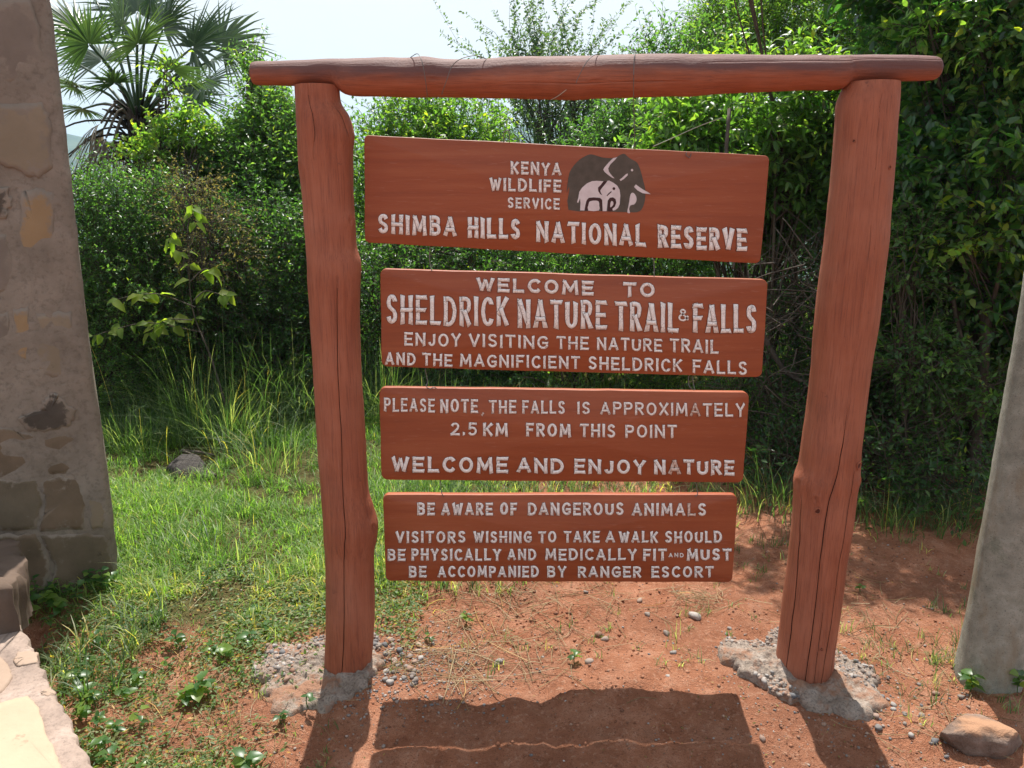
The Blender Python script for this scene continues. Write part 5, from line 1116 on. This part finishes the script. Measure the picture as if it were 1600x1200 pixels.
mb = MB(); x, y = scatter(4200, -1.5, 2.4, 1.6, 3.9, lambda x, y: np.clip(.35 + .6 * nz(x, y, 2.6, 53), 0, 1)); n = len(x)
P = np.stack([x, y, hground(x, y) + .003], -1); leaves(mb, P, np.stack([r_.standard_normal(n), r_.standard_normal(n), r_.uniform(-.05, .3, n)], -1), unit(np.array([0, 0, 1.]) + .3 * r_.standard_normal((n, 3))), r_.uniform(.005, .016, n), r_.uniform(.002, .006, n), r_.random(n), False)
mb.build('leaf_litter', M['leaf_dry'], None, False, kind='stuff', label='dead leaf fragments on the ground', category='leaf litter')

# tall arching grass clumps
def clump(px, py, Yc, n, L0, L1, label, seed, wd=.0042, sprd=.15, matl='grass_tall', sh=0.0):
    global r_
    r_ = np.random.default_rng(seed); c_ = np.array(at(px, py, Yc)); root_z = hg(c_[0], Yc)
    X = c_[0] + r_.normal(0, sprd, n); Yv = Yc + r_.normal(0, sprd * .7, n); mb = MB()
    az = np.arctan2(Yv - Yc, X - c_[0]) + r_.normal(0, .7, n)
    blades(mb, X - c_[0], Yv - Yc, hground(X, Yv) - .01 - root_z, r_.uniform(L0, L1, n), wd * r_.uniform(.6, 1.3, n), np.clip(np.abs(r_.normal(.6, .42, n)), .05, 1.7), az, np.clip(r_.normal(.42 + sh, .3, n), 0, 1), seg=7)
    o = mb.build('grass_clump', M[matl], None, False, label=label, category='grass clump', group='tall grass clumps along the foot of the thicket', kind='stuff'); o.location = (c_[0], Yc, root_z); del o['kind']; return o
for i, a in enumerate([(235, 660, 5.2, 90, .25, .5, 'tall dark arching grass clump nearest the stone pillar'), (310, 665, 5.1, 280, .35, .9, 'tallest arching grass clump under the sapling'), (360, 690, 4.85, 520, .25, .55, 'short bright yellow green grass clump in front of the tall ones'), (410, 650, 5.3, 200, .35, .75, 'tall grass clump left of the left post with brownish stems'),
    (470, 640, 5.3, 240, .35, .8, 'bright arching grass clump touching the left post in view'), (205, 700, 4.8, 420, .18, .38, 'low sunlit grass clump at the foot of the stone pillar'), (600, 640, 5.4, 380, .35, .75, 'grass clump seen between the left post and the boards'), (690, 650, 5.2, 260, .25, .5, 'grass clump behind the left end of the third board'),
    (840, 660, 5.0, 240, .2, .42, 'grass clump behind the middle of the third board'), (1000, 680, 4.8, 240, .2, .42, 'grass clump behind the right half of the third board'), (1215, 790, 3.8, 200, .15, .4, 'dark grass clump left of the right post'), (1400, 815, 3.6, 200, .12, .3, 'dark grass clump right of the right post'), (430, 735, 4.4, 220, .2, .42, 'small upright bright grass clump in the lawn'), (330, 900, 3.15, 90, .1, .24, 'small bluish grass tuft in the middle of the lawn'), (1495, 830, 3.55, 160, .1, .25, 'low dark grass clump beside the concrete pole')]):
    clump(*a, seed=300 + i)
# sticks standing beside the post
# broad leaved seedlings
r_ = np.random.default_rng(88)
sl = []
for k in range(4):
    b_ = MB(); leaves(b_, np.zeros((1, 3)), np.array([[0, 1., 0]]), np.array([[0, 0, 1.]]), 1.0, .62 + .06 * k, np.array([.3 + .18 * k]), True, .25); me = npmesh('leaf', np.concatenate(b_.V), np.concatenate(b_.Q), np.concatenate(b_.T), {'tint': np.concatenate(b_.A)}, True); me.materials.append(M['leaf_mid'] if k < 3 else M['leaf_bright']); sl.append(me)
def seedling(px, py, h, nl, L, label, group='broad leaved seedlings on the soil at the lower left'):
    p = atg(px, py); z = hg(p[0], p[1]); root = empty('seedling', (p[0], p[1], z), label, 'seedling', group)
    mb = MB(); mb.tube(catmull([(0, 0, -.005), (r_.normal(0, .006), r_.normal(0, .006), h * .5), (r_.normal(0, .012), r_.normal(0, .012), h)], 6), [.0018] * 6, 4); mb.build('stem', M['grass_tall'], root)
    for k in range(nl):
        a_ = k * 2.4 + r_.random(); zz_ = h * (.35 + .65 * (k + 1) / nl); d = Vector((math.cos(a_), math.sin(a_), r_.uniform(-.15, .45))).normalized(); up_ = Vector((r_.normal(0, .25), -.2 + r_.normal(0, .25), 1)).normalized(); s_ = d.cross(up_).normalized(); uu = s_.cross(d); l_ = L * r_.uniform(.6, 1.1)
        o = bpy.data.objects.new('leaf', sl[r_.integers(4)]); COL.objects.link(o); o.parent = root; m4 = Matrix((s_, d, uu)).transposed().to_4x4() @ Matrix.Diagonal((l_, l_, l_, 1)); m4.translation = Vector((r_.normal(0, .004), r_.normal(0, .004), zz_)); o.matrix_local = m4
    return root
seedling(312, 1085, .07, 9, .055, 'largest broad leaved seedling, left of the left footing')
seedling(288, 1092, .05, 7, .045, 'seedling just left of the largest one')
seedling(385, 1188, .05, 7, .05, 'broad leaved seedling at the bottom edge, below the left footing')
seedling(483, 1112, .06, 3, .035, 'single seedling growing on the front edge of the left footing')
seedling(440, 1130, .04, 6, .03, 'small weed at the left corner of the left footing')
seedling(728, 970, .05, 7, .03, 'yellowish seedling on the soil below the lowest board, left part')
seedling(898, 1040, .05, 8, .028, 'light green seedling in the middle of the sunlit soil')
seedling(672, 1000, .03, 5, .03, 'small seedling among the loose pebbles right of the left post')
seedling(1345, 925, .03, 4, .03, 'small seedling in the shaded soil right of the right post')
seedling(1515, 1075, .07, 12, .045, 'leafy weed at the foot of the concrete pole'); seedling(1530, 1060, .06, 10, .04, 'second leafy weed against the concrete pole')
seedling(1590, 1085, .08, 10, .05, 'weed right of the concrete pole at the picture edge')
for (x, y) in [(140, 1040), (150, 1010), (170, 1080), (195, 1090), (215, 1060), (135, 1085), (155, 1130), (160, 1165), (170, 1190), (130, 1120), (120, 1065), (260, 1040), (220, 1130), (250, 975), (400, 965), (390, 1010), (350, 1030), (275, 1010), (100, 1010), (80, 985), (215, 1190), (330, 1020), (420, 990), (100, 1050), (148, 1100), (180, 1140)]:
    lab = 'small green weed hugging the edge of the low wall' if x < 165 and y > 1030 else ('small green weed in the soil between the low wall and the lawn' if x < 235 else 'small green weed between the lawn and the left footing')
    seedling(x, y, r_.uniform(.02, .06), r_.integers(4, 9), r_.uniform(.025, .045), lab, 'small weeds beside the low wall')
for (x, y) in [(60, 950), (85, 940), (110, 945), (140, 930), (165, 935), (75, 960), (50, 975), (95, 965), (125, 955), (180, 930)]:
    seedling(x, y, r_.uniform(.06, .14), 9, r_.uniform(.03, .05), 'weed in the shade at the foot of the stone pillar', 'weeds at the foot of the stone pillar')
# dry branch lying behind the boulder, paper scrap
mb = MB(); mb.tube(catmull([np.array(atg(285, 712)) + [0, 0, .03], np.array(atg(310, 716)) + [0, 0, .04], np.array(atg(335, 716)) + [0, 0, .02]], 8), np.linspace(.012, .006, 8), 6); mb.tube(catmull([np.array(atg(290, 718)) + [0, 0, .05], np.array(atg(315, 722)) + [0, 0, .03]], 6), np.linspace(.008, .004, 6), 6)
o = mb.build('fallen_branch', M['twig'], None, True); o['label'] = 'dry pale branch lying behind the dark boulder'; o['category'] = 'branch'
p = atg(392, 1194); mb = MB(); k = 5; V = [(p[0] + (i / 4 - .5) * .04, p[1] + (j / 4 - .5) * .02, hg(p[0], p[1]) + .006 + .004 * math.sin(i * 2 + j * 1.7)) for j in range(k) for i in range(k)]
mb.add(V + [(a, b, c_ - .0015) for a, b, c_ in V], [(j * 5 + i, j * 5 + i + 1, j * 5 + i + 6, j * 5 + i + 5) for j in range(4) for i in range(4)] + [(25 + j * 5 + i, 25 + j * 5 + i + 5, 25 + j * 5 + i + 6, 25 + j * 5 + i + 1) for j in range(4) for i in range(4)])
m, t = mat('white_paper'); finish(t, (.75, .75, .78), .6, .3); o = mb.build('paper_scrap', m, None, True); o['label'] = 'crumpled white scrap on the ground at the bottom edge'; o['category'] = 'litter'

# ------------------------------------------------------------------ air: thin haze that only shows on the far hills
import bmesh
bm = bmesh.new(); bmesh.ops.create_cube(bm, size=1)
for v in bm.verts: v.co = Vector((v.co.x * 8200, v.co.y * 8200, (v.co.z + .5) * 290 - 120))
me = bpy.data.meshes.new('haze'); bm.to_mesh(me); bm.free()
m = bpy.data.materials.new('haze'); m.use_nodes = True; t = m.node_tree; t.nodes.clear()
pv = t.nodes.new('ShaderNodeVolumePrincipled'); pv.inputs['Color'].default_value = (.55, .78, 1, 1); pv.inputs['Density'].default_value = .00045; pv.inputs['Anisotropy'].default_value = .2
o = t.nodes.new('ShaderNodeOutputMaterial'); t.links.new(pv.outputs[0], o.inputs['Volume']); me.materials.append(m)
link('haze', me, kind='stuff')
S.cycles.volume_bounces = 0
